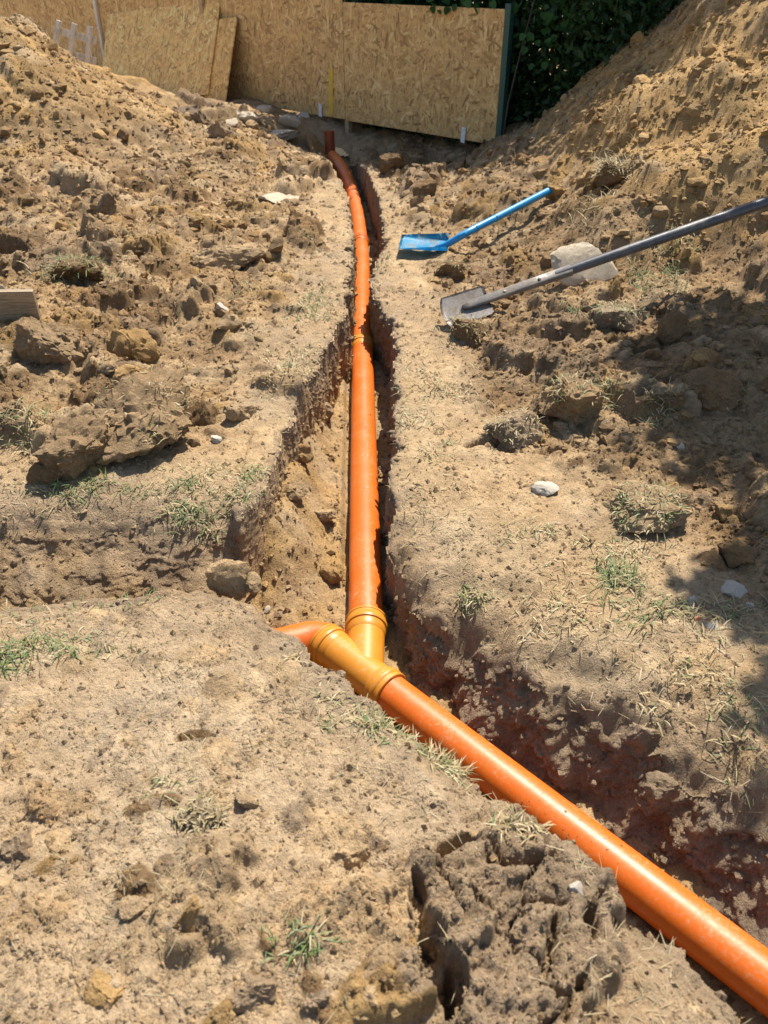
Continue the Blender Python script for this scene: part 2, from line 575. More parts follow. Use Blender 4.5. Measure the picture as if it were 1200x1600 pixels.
# billowed crumbly relief
f1, f2, rid = worley2(GX + 0.03 * WARPX, GY + 0.03 * WARPY, 0.085, 3)
Z += (0.012 * rid * np.clip(1 - f1 * 1.25, 0, 1) ** 0.7) * (0.12 + ROUGH) * sstep(0.2, .6, rid + 0.4 * WARPX)
g1, g2, gid = worley2(GX + 0.012 * WARPY, GY + 0.012 * WARPX, 0.03, 9)
Z += (0.0045 * gid * np.clip(1 - g1 * 1.2, 0, 1) ** 0.6) * (0.35 + 0.8 * ROUGH)
# shoulder of the right bank and of the side trench, worn round
corner = sstep(1.0, 2.0, GX + GY) * (GY < 3.0) * (~LEFT_SIDE)
Z -= corner * 0.15 * np.exp(-np.maximum(SDJ, 0) / 0.13) * sstep(2.75, 2.3, GY) * (1 + .5 * SOFTX)
Z -= 0.10 * np.exp(-np.maximum(SDJ, 0) / 0.10) * (GX < -.62) * (GY > 2.25) * (GY < 3.2)
Z -= 0.02 * np.exp(-np.maximum(SDJ, 0) / 0.04)


def row_of(y):
    return np.interp(y, ROWS, np.arange(NR))


def sample(grid, x, y):
    r = np.clip(row_of(y), 0, NR - 1.001)
    yy = np.clip(y, ROWS[0], ROWS[-1])
    cidx = np.clip((x / half_w(yy) + 1) / 2 * (NC - 1), 0, NC - 1.001)
    i = r.astype(int); j = cidx.astype(int)
    a = r - i; b = cidx - j
    return (grid[i, j] * (1 - a) * (1 - b) + grid[i + 1, j] * a * (1 - b) + grid[i, j + 1] * (1 - a) * b + grid[i + 1, j + 1] * a * b)


def splat(x, y, r, h, asp=1.0, ang=0.0, power=3.0, tilt=(0, 0), keep=None, tint=None, rough=0.45):
    """press a lump of soil (h > 0) or a hollow (h < 0) into the sheet"""
    R = r * max(asp, 1 / asp) * 1.5
    i0, i1 = np.searchsorted(ROWS, [y - R, y + R])
    if i1 <= i0 + 1: return
    w = half_w(np.clip(y, 0.42, 14))
    wl_, wh = min(half_w(ROWS[i0]), w), half_w(ROWS[min(i1, NR - 1)])
    j0 = int(np.clip(((x - R) / (wl_ if x - R < 0 else wh) + 1) / 2 * (NC - 1), 0, NC - 1))
    j1 = int(np.clip(((x + R) / (wl_ if x + R > 0 else wh) + 1) / 2 * (NC - 1) + 2, 0, NC))
    if j1 <= j0 + 1: return
    sl = (slice(i0, i1), slice(j0, j1))
    dx = GX[sl] - x; dy = GY[sl] - y
    ca, sa = math.cos(ang), math.sin(ang)
    u = (dx * ca + dy * sa) / (r * asp); v = (-dx * sa + dy * ca) / (r / asp)
    rho = np.hypot(u + rough * SOFTX[sl], v + rough * SOFTY[sl])
    m = rho < 1
    if not m.any(): return
    prof = np.clip(1 - rho ** power, 0, 1)
    base = float(sample(Z0, np.array([x]), np.array([y]))[0])
    if h > 0:
        edge = np.minimum(1, prof * 1.7)
        loc = Z0[sl] * .75 + base * .25
        top = loc + (h + tilt[0] * dx + tilt[1] * dy + 0.30 * h * FINE[sl]) * edge - 0.012 * (1 - edge)
        Z[sl] = np.where(m, np.maximum(Z[sl], top), Z[sl])
    else:
        Z[sl] = np.where(m, Z[sl] + h * np.minimum(1, prof * 2.0), Z[sl])
    if tint is not None:
        k = (m * np.minimum(1, prof * 4))[..., None]
        TINT[sl] = TINT[sl] * (1 - k) + np.array(tint) * k


# colours of the soil (real albedo)
TAN = np.array((0.365, 0.252, 0.138)); GREY = np.array((0.275, 0.197, 0.122)); OCHRE = np.array((0.365, 0.228, 0.094))
BROWN = np.array((0.190, 0.117, 0.056)); PALE = np.array((0.425, 0.305, 0.178))
m1 = fbm2(GX, GY, 0.9, 4, 61); m2 = fbm2(GX, GY, 0.4, 4, 67); m3 = fbm2(GX, GY, 0.22, 4, 73)
TINT = np.empty(GX.shape + (3,)); TINT[:] = TAN


def blend(mask, col):
    global TINT
    mask = np.clip(mask, 0, 1)[..., None]
    TINT = TINT * (1 - mask) + col * mask


blend(sstep(-0.05, 0.5, m2) * 0.6 * (1 - .8 * ROUGH), PALE)
blend(sstep(0.0, 0.5, -m1) * 0.55 * (1 - ROUGH), GREY)
blend(ROUGH * sstep(-0.35, 0.35, m3) * 0.72, BROWN)
blend(rough_right * 0.55 * (GY < 6), BROWN)
blend(rough_left * sstep(-0.4, 0.3, m1) * 0.45, (OCHRE + BROWN) / 2)
hl_mask = sstep(0.25, 0.7, ZB) * (GX < 0); hr_mask = sstep(0.25, 0.7, ZB) * (GX > 0)
blend(hl_mask * 0.9, OCHRE * 0.55 + BROWN * .3); blend(hr_mask * 0.9, OCHRE * 1.16)
blend((1 - sstep(1.9, 2.15, GY)) * LEFT_SIDE * .6, np.array((.385, .285, .180)))
blend(0.8 * rough_near * sstep(-0.2, 0.4, GX), GREY)
blend(sstep(0.30, 0.0, SDJ) * (GY < 2.6) * 0.75, GREY * 0.95)
blend((GX < -.5) * (GY > 2.3) * (GY < 2.85) * sstep(.3, .1, SDJ) * 0.6, GREY)


def ray_ground(px, py):
    """where the line of sight through a photograph pixel meets the ground sheet"""
    u = (px - 600) / FPX; v = (py - 800) / FPX
    d = np.array((u, CP - v * SP, -(SP + v * CP)))
    t = np.linspace(0.6, 18, 3000)
    p = d[None] * t[:, None]
    zz = sample(Z, p[:, 0], p[:, 1])
    k = np.argmax(EYE + p[:, 2] < zz)
    return float(p[k, 0]), float(p[k, 1])


Z0 = Z.copy()


# random lumps pressed into the broken ground
def scatter_lumps(n, mask_fn, rmin, rmax, hfac, cols):
    k = 0
    while k < n:
        y = rng.uniform(0.55, 11.5); x = rng.uniform(-1, 1) * (half_w(y) * 0.95)
        if rng.random() > mask_fn(x, y): continue
        dd = math.hypot(y, 1.8)
        r = min(rmax, rmin * (1 - rng.random()) ** -0.62) * (0.75 + 0.10 * dd)
        splat(x, y, r, r * hfac * rng.uniform(.5, 1.1), rng.uniform(1, 1.7), rng.uniform(0, 3.14), rng.uniform(1.5, 2.8),
              rng.normal(0, 0.16, 2), tint=cols[rng.integers(len(cols))] * rng.uniform(0.85, 1.12))
        k += 1


def m_rough(x, y):
    xa, ya = np.array([x]), np.array([y])
    if sample(SD, xa, ya)[0] < 0.06: return 0
    return float(sample(ROUGH, xa, ya)[0]) ** 1.2


def m_heap(x, y):
    return 1.0 if (sample(ZB, np.array([x]), np.array([y]))[0] > 0.3) else 0


scatter_lumps(1100, lambda x, y: m_rough(x, y) * (1 - 0.8 * m_heap(x, y)), 0.030, 0.17, 0.46, [TAN, BROWN, OCHRE * .8, (GREY + BROWN) / 2, (TAN + BROWN) / 2])
scatter_lumps(900, m_heap, 0.022, 0.10, 0.24, [OCHRE * 1.05, OCHRE * .85, (TAN + OCHRE) / 2])
scatter_lumps(420, lambda x, y: 0.6 if (y < 2 and sample(SD, np.array([x]), np.array([y]))[0] > .08) else 0, 0.014, 0.06, 0.16, [TAN, PALE, TAN, GREY])

def soften(k, w):
    global Z
    for _ in range(k):
        q = Z.copy()
        q[1:-1, 1:-1] = (Z[1:-1, 1:-1] * 2 + Z[:-2, 1:-1] + Z[2:, 1:-1] + Z[1:-1, :-2] + Z[1:-1, 2:]) / 6
        Z = Z * (1 - w) + q * w


soften(2, np.clip(.35 + .5 * ROUGH, 0, 1))
soften(4, np.clip(hl_mask + hr_mask, 0, 1) * .8)
Z += 0.004 * FINE * ROUGH + 0.003 * perlin2(GX / .016, GY / .016, 43) * (.5 + ROUGH)

# the cracked grey block at the near bank, and hollows seen in the photograph
cx, cy = ray_ground(820, 1440)
splat(cx, cy, 0.27, 0.06, 1.15, 0.8, 5, (0, 0.02), tint=GREY * 0.97, rough=0.35)
for px, py, r, h, asp, ang in [(722, 1325, .045, -.075, 1.3, .2), (686, 1495, .05, -.11, 1.5, 1.9), (705, 1560, .045, -.1, 1.6, 1.4), (655, 1405, .038, -.08, 1.7, 1.5), (672, 1445, .035, -.07, 1.3, 2.3),
                               (860, 1475, .035, -.085, 2.4, 1.2), (905, 1545, .03, -.05, 2.0, 1.0), (760, 1400, .03, -.05, 2.0, 2.4),
                               (800, 1345, .022, -.03, 2.4, .1), (925, 1430, .03, -.06, 1.5, 1.4),
                               (300, 1146, .03, -.03, 2.2, .15),
                               
                               (0, 380, .16, -.2, 1.2, 0), (120, 435, .10, -.10, 2.2, .1), (860, 700, .06, -.07, 1.6, .3), (790, 700, .05, -.06, 1.8, 2.6),
                               (945, 270, .16, -.22, 1.3, .4), (960, 245, .1, -.15, 1.3, .4), (760, 690, .06, -.08, 2.2, .4), (1010, 540, .07, -.09, 1.5, .3),
                               (250, 690, .05, -.05, 1.6, .3), (190, 540, .08, -.10, 1.4, 1.2), (365, 490, .05, -.06, 1.5, .5), (690, 430, .05, -.03, 1.6, .2)]:
    x, y = ray_ground(px, py)
    splat(x, y, r, h, asp, ang, 2.5)
# crack lines over the grey block
ck1, ck2, _ = worley2(GX + 0.05 * SOFTX, GY + 0.05 * SOFTY, 0.15, 77)
blk = sstep(0.34, 0.24, np.hypot(GX - cx, GY - cy))
Z -= blk * 0.05 * sstep(0.085, 0.015, ck2 - ck1) * sstep(-0.2, 0.2, m3)

# mesh
keep = np.ones((NR - 1, NC - 1), bool)
mid = 0.25 * (SDJ[:-1, :-1] + SDJ[1:, :-1] + SDJ[:-1, 1:] + SDJ[1:, 1:])
keep &= mid > -0.004
# overhang a little: push lumps sideways with their height
HX = GX + 0.010 * FINE * (0.3 + ROUGH); HY = GY + 0.010 * WARPY * (0.3 + ROUGH)
V = np.stack([HX, HY, Z], -1).reshape(-1, 3)
idx = np.arange(NR * NC).reshape(NR, NC)
F = np.stack([idx[:-1, :-1], idx[:-1, 1:], idx[1:, 1:], idx[1:, :-1]], -1)[keep]
T = TINT.reshape(-1, 3)
# drop vertices no face uses
used = np.zeros(len(V), bool); used[F.ravel()] = True
remap = np.cumsum(used) - 1
V2, T2, F2 = V[used], T[used], remap[F]
# skirt that carries the ground on to the horizon
bi = np.concatenate([idx[0, :], idx[1:, -1], idx[-1, -2::-1], idx[-2:0, 0]])
B = V[bi]
skirt_v, skirt_f = [], []
rings = [(1.0, 0), (1.15, .3), (1.5, .6), (3, .9), (8, 1.0), (30, 1.0)]
cen = np.array((0, 6.0, 0))
base_n = len(V2)
prev = remap[bi]
okb = used[bi]
allv, allt, allf = [V2], [T2], [F2]
cnt = base_n
for sc_, fl in rings[1:]:
    P = cen + (B - cen) * np.array((sc_, sc_, 1))
    P[:, 2] = B[:, 2] * (1 - fl)
    ids = np.arange(cnt, cnt + len(P)); cnt += len(P)
    allv.append(P); allt.append(np.repeat(TAN[None], len(P), 0))
    q4 = np.stack([prev, ids, np.roll(ids, -1), np.roll(prev, -1)], -1)
    allf.append(q4[okb & np.roll(okb, -1)])
    prev = ids
me = mesh_np('ground', np.concatenate(allv), np.concatenate(allf), SOIL, True, np.concatenate(allt))
ground = link(bpy.data.objects.new('ground', me))
tag(ground, 'dug over tan soil with spoil heaps on both sides of the trench', 'ground', kind='structure')


# ------------------------------------------------------------------ trench walls and floor
def floor_z(x, y):
    px_ = np.interp(y, [0, 2.02, 2.31, 3.69, 5.0, 5.85, 7.7, 8.77, 9.4, 10.2], [0.36, -.072, -.07, -.117, -.155, -.18, -.235, -.31, -.41, -.61])
    q = px_ - x
    z = -0.455 + (0.05 * sstep(0.09, 0.12, q) + 0.24 * sstep(0.13, 0.40, q)) * sstep(2.25, 2.75, y)
    z = z + 0.10 * sstep(7.4, 9.9, y)
    z = z + 0.022 * fbm2(x, y, 0.3, 4, 91) + 0.007 * fbm2(x, y, 0.05, 4, 95, .65)
    a1, a2, ai = worley2(x, y, 0.07, 15)
    z = z + 0.018 * ai * np.clip(1 - a1 * 1.3, 0, 1) ** .7
    b1, b2, bi = worley2(x + .02 * fbm2(x, y, .05, 2, 96), y + .02 * fbm2(x, y, .05, 2, 97), 0.13, 19)
    z = z + 0.055 * np.maximum(0, bi - .45) * np.clip(1 - b1 * 1.5, 0, 1) ** .55 * sstep(.09, .14, q)
    z = z + 0.005 * perlin2(x / .018, y / .018, 98)
    return z


def build_floor():
    rows = [0.3]
    while rows[-1] < 11.7: rows.append(rows[-1] + 0.0045 * math.hypot(rows[-1], 2.0))
    rows = np.array(rows)
    xs = np.concatenate([np.arange(-2.4, -.95, .016), np.arange(-.95, .75, .0075), np.arange(.75, 1.95, .013)])
    X = np.repeat(xs[None], len(rows), 0)
    Y = np.repeat(rows[:, None], len(xs), 1)
    sd = rim_distance(X, Y)
    zz = floor_z(X, Y)
    k = 0.25 * (sd[:-1, :-1] + sd[1:, :-1] + sd[:-1, 1:] + sd[1:, 1:]) < 0.10
    id_ = np.arange(X.size).reshape(X.shape)
    F_ = np.stack([id_[:-1, :-1], id_[:-1, 1:], id_[1:, 1:], id_[1:, :-1]], -1)[k]
    mm = np.clip(0.5 + fbm2(X, Y, 0.3, 3, 99), 0, 1)[..., None]
    t = (TAN * 0.95) * (1 - mm) + (OCHRE * 0.9) * mm
    V_ = np.stack([X, Y, zz], -1).reshape(-1, 3); t = t.reshape(-1, 3)
    u = np.zeros(len(V_), bool); u[F_.ravel()] = True
    rm = np.cumsum(u) - 1
    o = link(bpy.data.objects.new('trench_floor', mesh_np('trench_floor', V_[u], rm[F_], SOIL, True, t[u])))
    tag(o, 'trodden ochre soil floor of the trench', 'trench floor', kind='structure')


build_floor()


WALLS = []


def wall_ribbon(name, pts, batter, label, tint_top, tint_low, lump=0.035, shelf=None):
    """one cut side of the trench, from its crumbling lip down below the floor; pts run so that the trench lies on the left-hand normal side"""
    p = np.array(pts, float)
    for _ in range(2):
        q = [p[0]]
        for a, b in zip(p[:-1], p[1:]): q += [a * .75 + b * .25, a * .25 + b * .75]
        q.append(p[-1]); p = np.array(q)
    seg = np.hypot(*np.diff(p, axis=0).T); s = np.concatenate([[0], np.cumsum(seg)])
    ss = [0.0]
    while ss[-1] < s[-1]:
        yy = np.interp(ss[-1], s, p[:, 1])
        ss.append(ss[-1] + 0.0030 * math.hypot(yy, 1.9))
    ss = np.array(ss)
    X = np.interp(ss, s, p[:, 0]); Y = np.interp(ss, s, p[:, 1])
    tx = np.gradient(X); ty = np.gradient(Y); L = np.hypot(tx, ty)
    k = 9
    ker = np.ones(k) / k
    nx = np.convolve(np.pad(-ty / L, k // 2, 'edge'), ker, 'valid'); ny = np.convolve(np.pad(tx / L, k // 2, 'edge'), ker, 'valid')
    # make the normal point into the trench
    if rim_distance(X[len(X) // 2:len(X) // 2 + 1] + nx[len(X) // 2] * .05, Y[len(X) // 2:len(X) // 2 + 1] + ny[len(X) // 2] * .05)[0] > 0:
        nx, ny = -nx, -ny
    J = rim_jag(X, Y)
    X = X + nx * J; Y = Y + ny * J
    lip = np.array([-.06, -.045, -.03, -.018, -.008])
    M = 64
    fr = np.linspace(0, 1, M)
    n = len(X)
    R = len(lip) + M
    PX = np.empty((R, n)); PY = np.empty((R, n)); PZ = np.empty((R, n))
    crest = 0.012 * (0.4 + fbm2(X, Y, 0.1, 3, 123))
    for i, l in enumerate(lip):
        w = sstep(-.06, -.01, l)
        PX[i] = X + nx * l; PY[i] = Y + ny * l
        PZ[i] = sample(Z, PX[i], PY[i]) - 0.012 * (1 - w) + 0.004 * w + crest * w
    ztop = sample(Z, X, Y) + crest
    zbot = floor_z(X, Y) - 0.06
    bt = batter(X, Y) if callable(batter) else batter
    for i in range(M):
        f = fr[i]
        z = ztop + (zbot - ztop) * f
        ins = bt * f ** 1.0
        amp = np.minimum(1, (f * 9) + 0.15)
        bx = X + nx * ins; by = Y + ny * ins
        d1 = fbm3(bx, by, z, 0.17, 4, 131, 0.55) - 0.6 * np.abs(perlin3(bx / .13, by / .13, z / .13, 133)) + .15
        d2 = np.abs(perlin3(bx / 0.035, by / 0.035, z / 0.035, 137)) + 0.5 * np.abs(perlin3(bx / 0.017, by / 0.017, z / 0.017, 139))
        lm = lump(X, Y) if callable(lump) else lump
        dis = amp * (0.8 * lm * d1 + 0.35 * lm * (d2 - 0.3) + .004 * perlin3(bx / .012, by / .012, z / .012, 143))
        PX[len(lip) + i] = bx + nx * dis; PY[len(lip) + i] = by + ny * dis
        PZ[len(lip) + i] = z + 0.008 * amp * perlin3(bx / 0.05, by / 0.05, z / 0.05, 141)
    id_ = np.arange(R * n).reshape(R, n)
    F_ = np.stack([id_[:-1, :-1], id_[:-1, 1:], id_[1:, 1:], id_[1:, :-1]], -1).reshape(-1, 4)
    V_ = np.stack([PX, PY, PZ], -1)
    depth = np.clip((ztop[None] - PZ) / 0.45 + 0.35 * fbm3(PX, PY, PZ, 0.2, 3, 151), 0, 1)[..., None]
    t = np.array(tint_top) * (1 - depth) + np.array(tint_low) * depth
    nl = len(lip)
    for i in range(nl):
        w = i / nl
        gt_ = np.stack([sample(TINT[..., c_], PX[i], PY[i]) for c_ in range(3)], -1)
        t[i] = gt_ * (1 - w) + t[i] * w
    # normals should face the trench: check the winding at the middle
    a, b_, c_ = V_[R // 2, n // 2], V_[R // 2, n // 2 + 1], V_[R // 2 + 1, n // 2 + 1]
    nn = np.cross(b_ - a, c_ - a)
    if nn[0] * nx[n // 2] + nn[1] * ny[n // 2] < 0: F_ = F_[:, ::-1]
    o = link(bpy.data.objects.new(name, mesh_np(name, V_.reshape(-1, 3), F_, SOIL, True, t.reshape(-1, 3))))
    tag(o, label, 'trench wall', kind='structure')
    WALLS.append((V_.reshape(-1, 3), t.reshape(-1, 3)))
    return o


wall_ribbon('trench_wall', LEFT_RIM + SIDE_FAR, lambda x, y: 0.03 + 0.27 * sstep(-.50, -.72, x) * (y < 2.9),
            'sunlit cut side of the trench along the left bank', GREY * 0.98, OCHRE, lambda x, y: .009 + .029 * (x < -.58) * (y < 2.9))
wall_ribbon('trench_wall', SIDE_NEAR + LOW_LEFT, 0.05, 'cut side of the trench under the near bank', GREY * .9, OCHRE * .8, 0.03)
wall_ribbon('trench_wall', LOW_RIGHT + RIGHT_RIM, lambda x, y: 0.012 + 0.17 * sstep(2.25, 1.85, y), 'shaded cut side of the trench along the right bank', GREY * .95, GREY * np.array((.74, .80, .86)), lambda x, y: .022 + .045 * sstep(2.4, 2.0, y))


# ------------------------------------------------------------------ pipes
def tube(name, path, radii, mat, parent=None, seg=40, cap=False, smooth=True):
    """surface of revolution swept along a path; radii one per path point"""
    P = [Vector(p) for p in path]
    n = len(P)
    vs, fs = [], []
    ref = Vector((0, 0, 1))
    for i in range(n):
        t = (P[min(i + 1, n - 1)] - P[max(i - 1, 0)])
        if t.length < 1e-9: t = P[-1] - P[0]
        t.normalize()
        a = ref - t * ref.dot(t)
        if a.length < 1e-3: a = Vector((0, 1, 0)) - t * t.y
        a.normalize(); b = t.cross(a)
        for k in range(seg):
            w = 2 * math.pi * k / seg
            vs.append(P[i] + (a * math.cos(w) + b * math.sin(w)) * radii[i])
    for i in range(n - 1):
        for k in range(seg):
            k2 = (k + 1) % seg
            fs.append((i * seg + k, i * seg + k2, (i + 1) * seg + k2, (i + 1) * seg + k))
    if cap:
        fs.append(tuple(range(seg))[::-1]); fs.append(tuple((n - 1) * seg + k for k in range(seg)))
    me = bpy.data.meshes.new(name)
    me.from_pydata([tuple(v) for v in vs], [], fs)
    me.update()
    bm = bmesh.new(); bm.from_mesh(me)
    bmesh.ops.recalc_face_normals(bm, faces=bm.faces[:])
    for e in bm.edges:
        if len(e.link_faces) == 2 and e.calc_face_angle(0) > math.radians(38): e.smooth = False
    for f in bm.faces: f.smooth = smooth
    bm.to_mesh(me); bm.free()
    me.materials.append(mat)
    o = bpy.data.objects.new(name, me)
    return link(o, parent)


def prof(origin, direction, pairs):
    """path and radii from (distance, radius) pairs along a straight line"""
    o = Vector(origin); d = Vector(direction).normalized()
    return [o + d * s for s, _ in pairs], [r for _, r in pairs]


PR = 0.072
ZP = -0.396
WYE = Vector((-0.072, 2.025, ZP))
DLOW = Vector((0.7071, -0.7071, 0))

# wye fitting
w = empty('wye_fitting', WYE)
tag(w, 'amber plastic wye fitting joining the three pipes', 'pipe fitting')
W0 = Vector((0, 0, 0))
pth, rad = prof(W0, DLOW, [(-.215, .0747), (-.16, .0747), (-.054, .0743), (.054, .0747), (.068, .0747)])
tube('barrel', pth, rad, AMBER, w)
pth, rad = prof(W0, (0, 1, 0), [(0.0, .072), (.108, .0733), (.18, .0747), (.194, .0747)])
tube('branch', pth, rad, AMBER, w)


def socket(parent, origin, direction, s0, s1, mat, name='socket', r=.0795):
    L = s1 - s0
    pr = [(s0, .073), (s0 + .004, .0747), (s0 + .012, r), (s0 + L * .42, r), (s0 + L * .45, r + .0055), (s0 + L * .50, r + .007), (s0 + L * .62, r + .007),
          (s0 + L * .68, r + .0045), (s0 + L * .72, r + .002), (s1 - .012, r + .002), (s1 - .010, r + .0045), (s1 - .002, r + .0045), (s1, r + .002), (s1, .0725), (s1 - .03, .0722)]
    p_, r_ = prof(origin, direction, pr)
    return tube(name, p_, r_, mat, parent, seg=56)


socket(w, W0, DLOW, .063, .137, AMBER)
socket(w, W0, -DLOW, .155, .238, AMBER)
socket(w, W0, (0, 1, 0), .194, .293, AMBER)

# diagonal pipe towards the lower right corner
o = WYE + DLOW * 0.10
pth, rad = prof((0, 0, 0), DLOW, [(0, PR), (.4, PR), (.9, PR), (1.5, PR), (2.3, PR)])
d = tube('drain_pipe', pth, rad, ORANGE, seg=64)
d.location = o
tag(d, 'glossy orange drain pipe running diagonally out past the near bank', 'pipe', 'orange drain pipes')

# elbow and pipe into the side trench
e = empty('pipe_elbow', WYE - DLOW * 0.205)
tag(e, 'orange pipe elbow pushed into the upper socket of the wye', 'pipe fitting')
pts = []
p = Vector((0, 0, 0)); ang = math.radians(135)
for i in range(13):
    pts.append(p.copy())
    a = ang + math.radians(64) * min(1, max(0, (i - 1) / 5))
    p = p + Vector((math.cos(a), math.sin(a), 0)) * .016
tube('bend', pts, [PR] * len(pts), ORANGE, e, seg=48)
end = Vector(pts[-1]); dirn = (Vector(pts[-1]) - Vector(pts[-2])).normalized()
ring = [(0, .072), (.002, .0752), (.018, .0752), (.02, .072)]
p_, r_ = prof(pts[2], (pts[3] - pts[2]), ring)
tube('ring', p_, r_, ORANGE, e, seg=48)
p0 = WYE - DLOW * 0.205 + end - dirn * .02
pth, rad = prof((0, 0, 0), dirn, [(0, PR), (.5, PR), (1.2, PR)])
sp = tube('drain_pipe', pth, rad, ORANGE, seg=40)
sp.location = p0
tag(sp, 'orange drain pipe end entering the wye elbow from the side trench', 'pipe', 'orange drain pipes')

# main pipe: near length with its socket, then far length
NEAR_END = Vector((-.149, 4.995, ZP))
n0 = WYE + Vector((0.0, .234, 0))
npipe = empty('drain_pipe', n0)
tag(npipe, 'long straight orange drain pipe in the trench behind the wye', 'pipe', 'orange drain pipes')
path = [Vector((-.072 - .077 * t, 2.259 + (4.995 - 2.259) * t, ZP + .006 * math.sin(t * 9))) - n0 for t in np.linspace(0, 1, 24)]
tube('pipe_body', path, [PR] * 24, ORANGE, npipe, seg=56)
dn = (NEAR_END - n0).normalized()
so = socket(npipe, NEAR_END - n0, dn, -.02, .12, AMBER)
far_pts = [(-0.1494, 4.995, -0.396), (-0.1665, 5.49, -0.396), (-0.1791, 5.85, -0.3942), (-0.1854, 6.3, -0.3915), (-0.1926, 6.75, -0.3915), (-0.2088, 7.245, -0.387), (-0.2358, 7.74, -0.378), (-0.27, 8.28, -0.36), (-0.3132, 8.766, -0.3375), (-0.36, 9.09, -0.3015), (-0.4095, 9.405, -0.261), (-0.477, 9.675, -0.216), (-0.54, 9.945, -0.18), (-.60, 10.3, -.2), (-.65, 10.62, -.23)]
fp = empty('drain_pipe', far_pts[0])
tag(fp, 'far orange drain pipe curving away towards the board fence', 'pipe', 'orange drain pipes')


def smooth_path(P, n):
    P = np.array(P); s = np.concatenate([[0], np.cumsum(np.linalg.norm(np.diff(P, axis=0), axis=1))])
    q = np.linspace(0, s[-1], n)
    out = np.stack([np.interp(q, s, P[:, i]) for i in range(3)], -1)
    for _ in range(2):
        out[1:-1] = .25 * out[:-2] + .5 * out[1:-1] + .25 * out[2:]
    return out


pp = smooth_path(far_pts, 60) - np.array(far_pts[0])
tube('pipe_body', pp, [PR * .95] * 60, ORANGE, fp, seg=40)
k1 = 25
socket(fp, pp[k1], Vector(pp[k1 + 1] - pp[k1]), 0, .11, ORANGE, r=.076)
# riser
ri = empty('pipe_riser', (-.69, 10.88, -.42))
tag(ri, 'short upright orange pipe stub with shade in its brown colour, standing under the board fence', 'pipe')
tube('bend', [(.08, -.2, .02), (.05, -.13, .03), (.02, -.06, .05), (0.0, -.01, .09), (-.005, 0, .14), (-.005, 0, .18)], [.070] * 6, SHADED_ORANGE, ri, seg=32)
tube('pipe_body', [(-.005, 0, .17), (-.01, .01, .30), (-.015, .02, .44), (-.015, .02, .44), (-.014, .02, .40)], [.066, .066, .066, .058, .058], SHADED_ORANGE, ri, seg=32)

# ------------------------------------------------------------------ clods
def ico(sub):
    bm = bmesh.new()
    bmesh.ops.create_icosphere(bm, subdivisions=sub, radius=1)
    v = np.array([tuple(x.co) for x in bm.verts]); f = np.array([[l.index for l in x.verts] for x in bm.faces])
    bm.free()
    return v, f


ICO = {s: ico(s) for s in (1, 2, 3, 4, 5)}


def clod_shape(seed, sub=3, planes=7, rough=0.16, fine=0.05, boxy=0.0):
    r = np.random.default_rng(seed)
    v, f = ICO[sub]
    v = v.copy()
    if boxy:
        m_ = np.max(np.abs(v), 1, keepdims=True)
        v = v * (1 - boxy) + (v / m_) * boxy * 0.85
    for _ in range(planes):
        n_ = r.normal(size=3); n_ /= np.linalg.norm(n_)
        d_ = r.uniform(0.38, 0.8)
        k_ = v @ n_ - d_
        v = v - np.where(k_ > 0, k_, 0)[:, None] * n_ * 0.9
    s = seed * 7.77
    nrm = v / np.linalg.norm(v, axis=1, keepdims=True)
    d_ = rough * fbm3(v[:, 0] + s, v[:, 1], v[:, 2], 0.9, 3, seed) + fine * (np.abs(fbm3(v[:, 0] + s, v[:, 1], v[:, 2], 0.25, 3, seed + 9, .6)) - .2) * 2
    return v + nrm * d_[:, None], f


def clod_mesh(name, seed, tint, sub=3, **kw):
    v, f = clod_shape(seed, sub, **kw)
    var = 1 + 0.12 * fbm3(v[:, 0], v[:, 1], v[:, 2], 0.6, 2, seed)
    me = mesh_np(name, v, f, SOIL, True, np.array(tint)[None] * var[:, None])
    me.set_sharp_from_angle(angle=math.radians(36))
    return me


def ground_at(x, y):
    return float(sample(Z, np.array([x]), np.array([y]))[0])


def px_size(x, y, z=0.0):
    """metres per photograph pixel at that spot"""
    return (y * CP + (EYE - z) * SP) / FPX


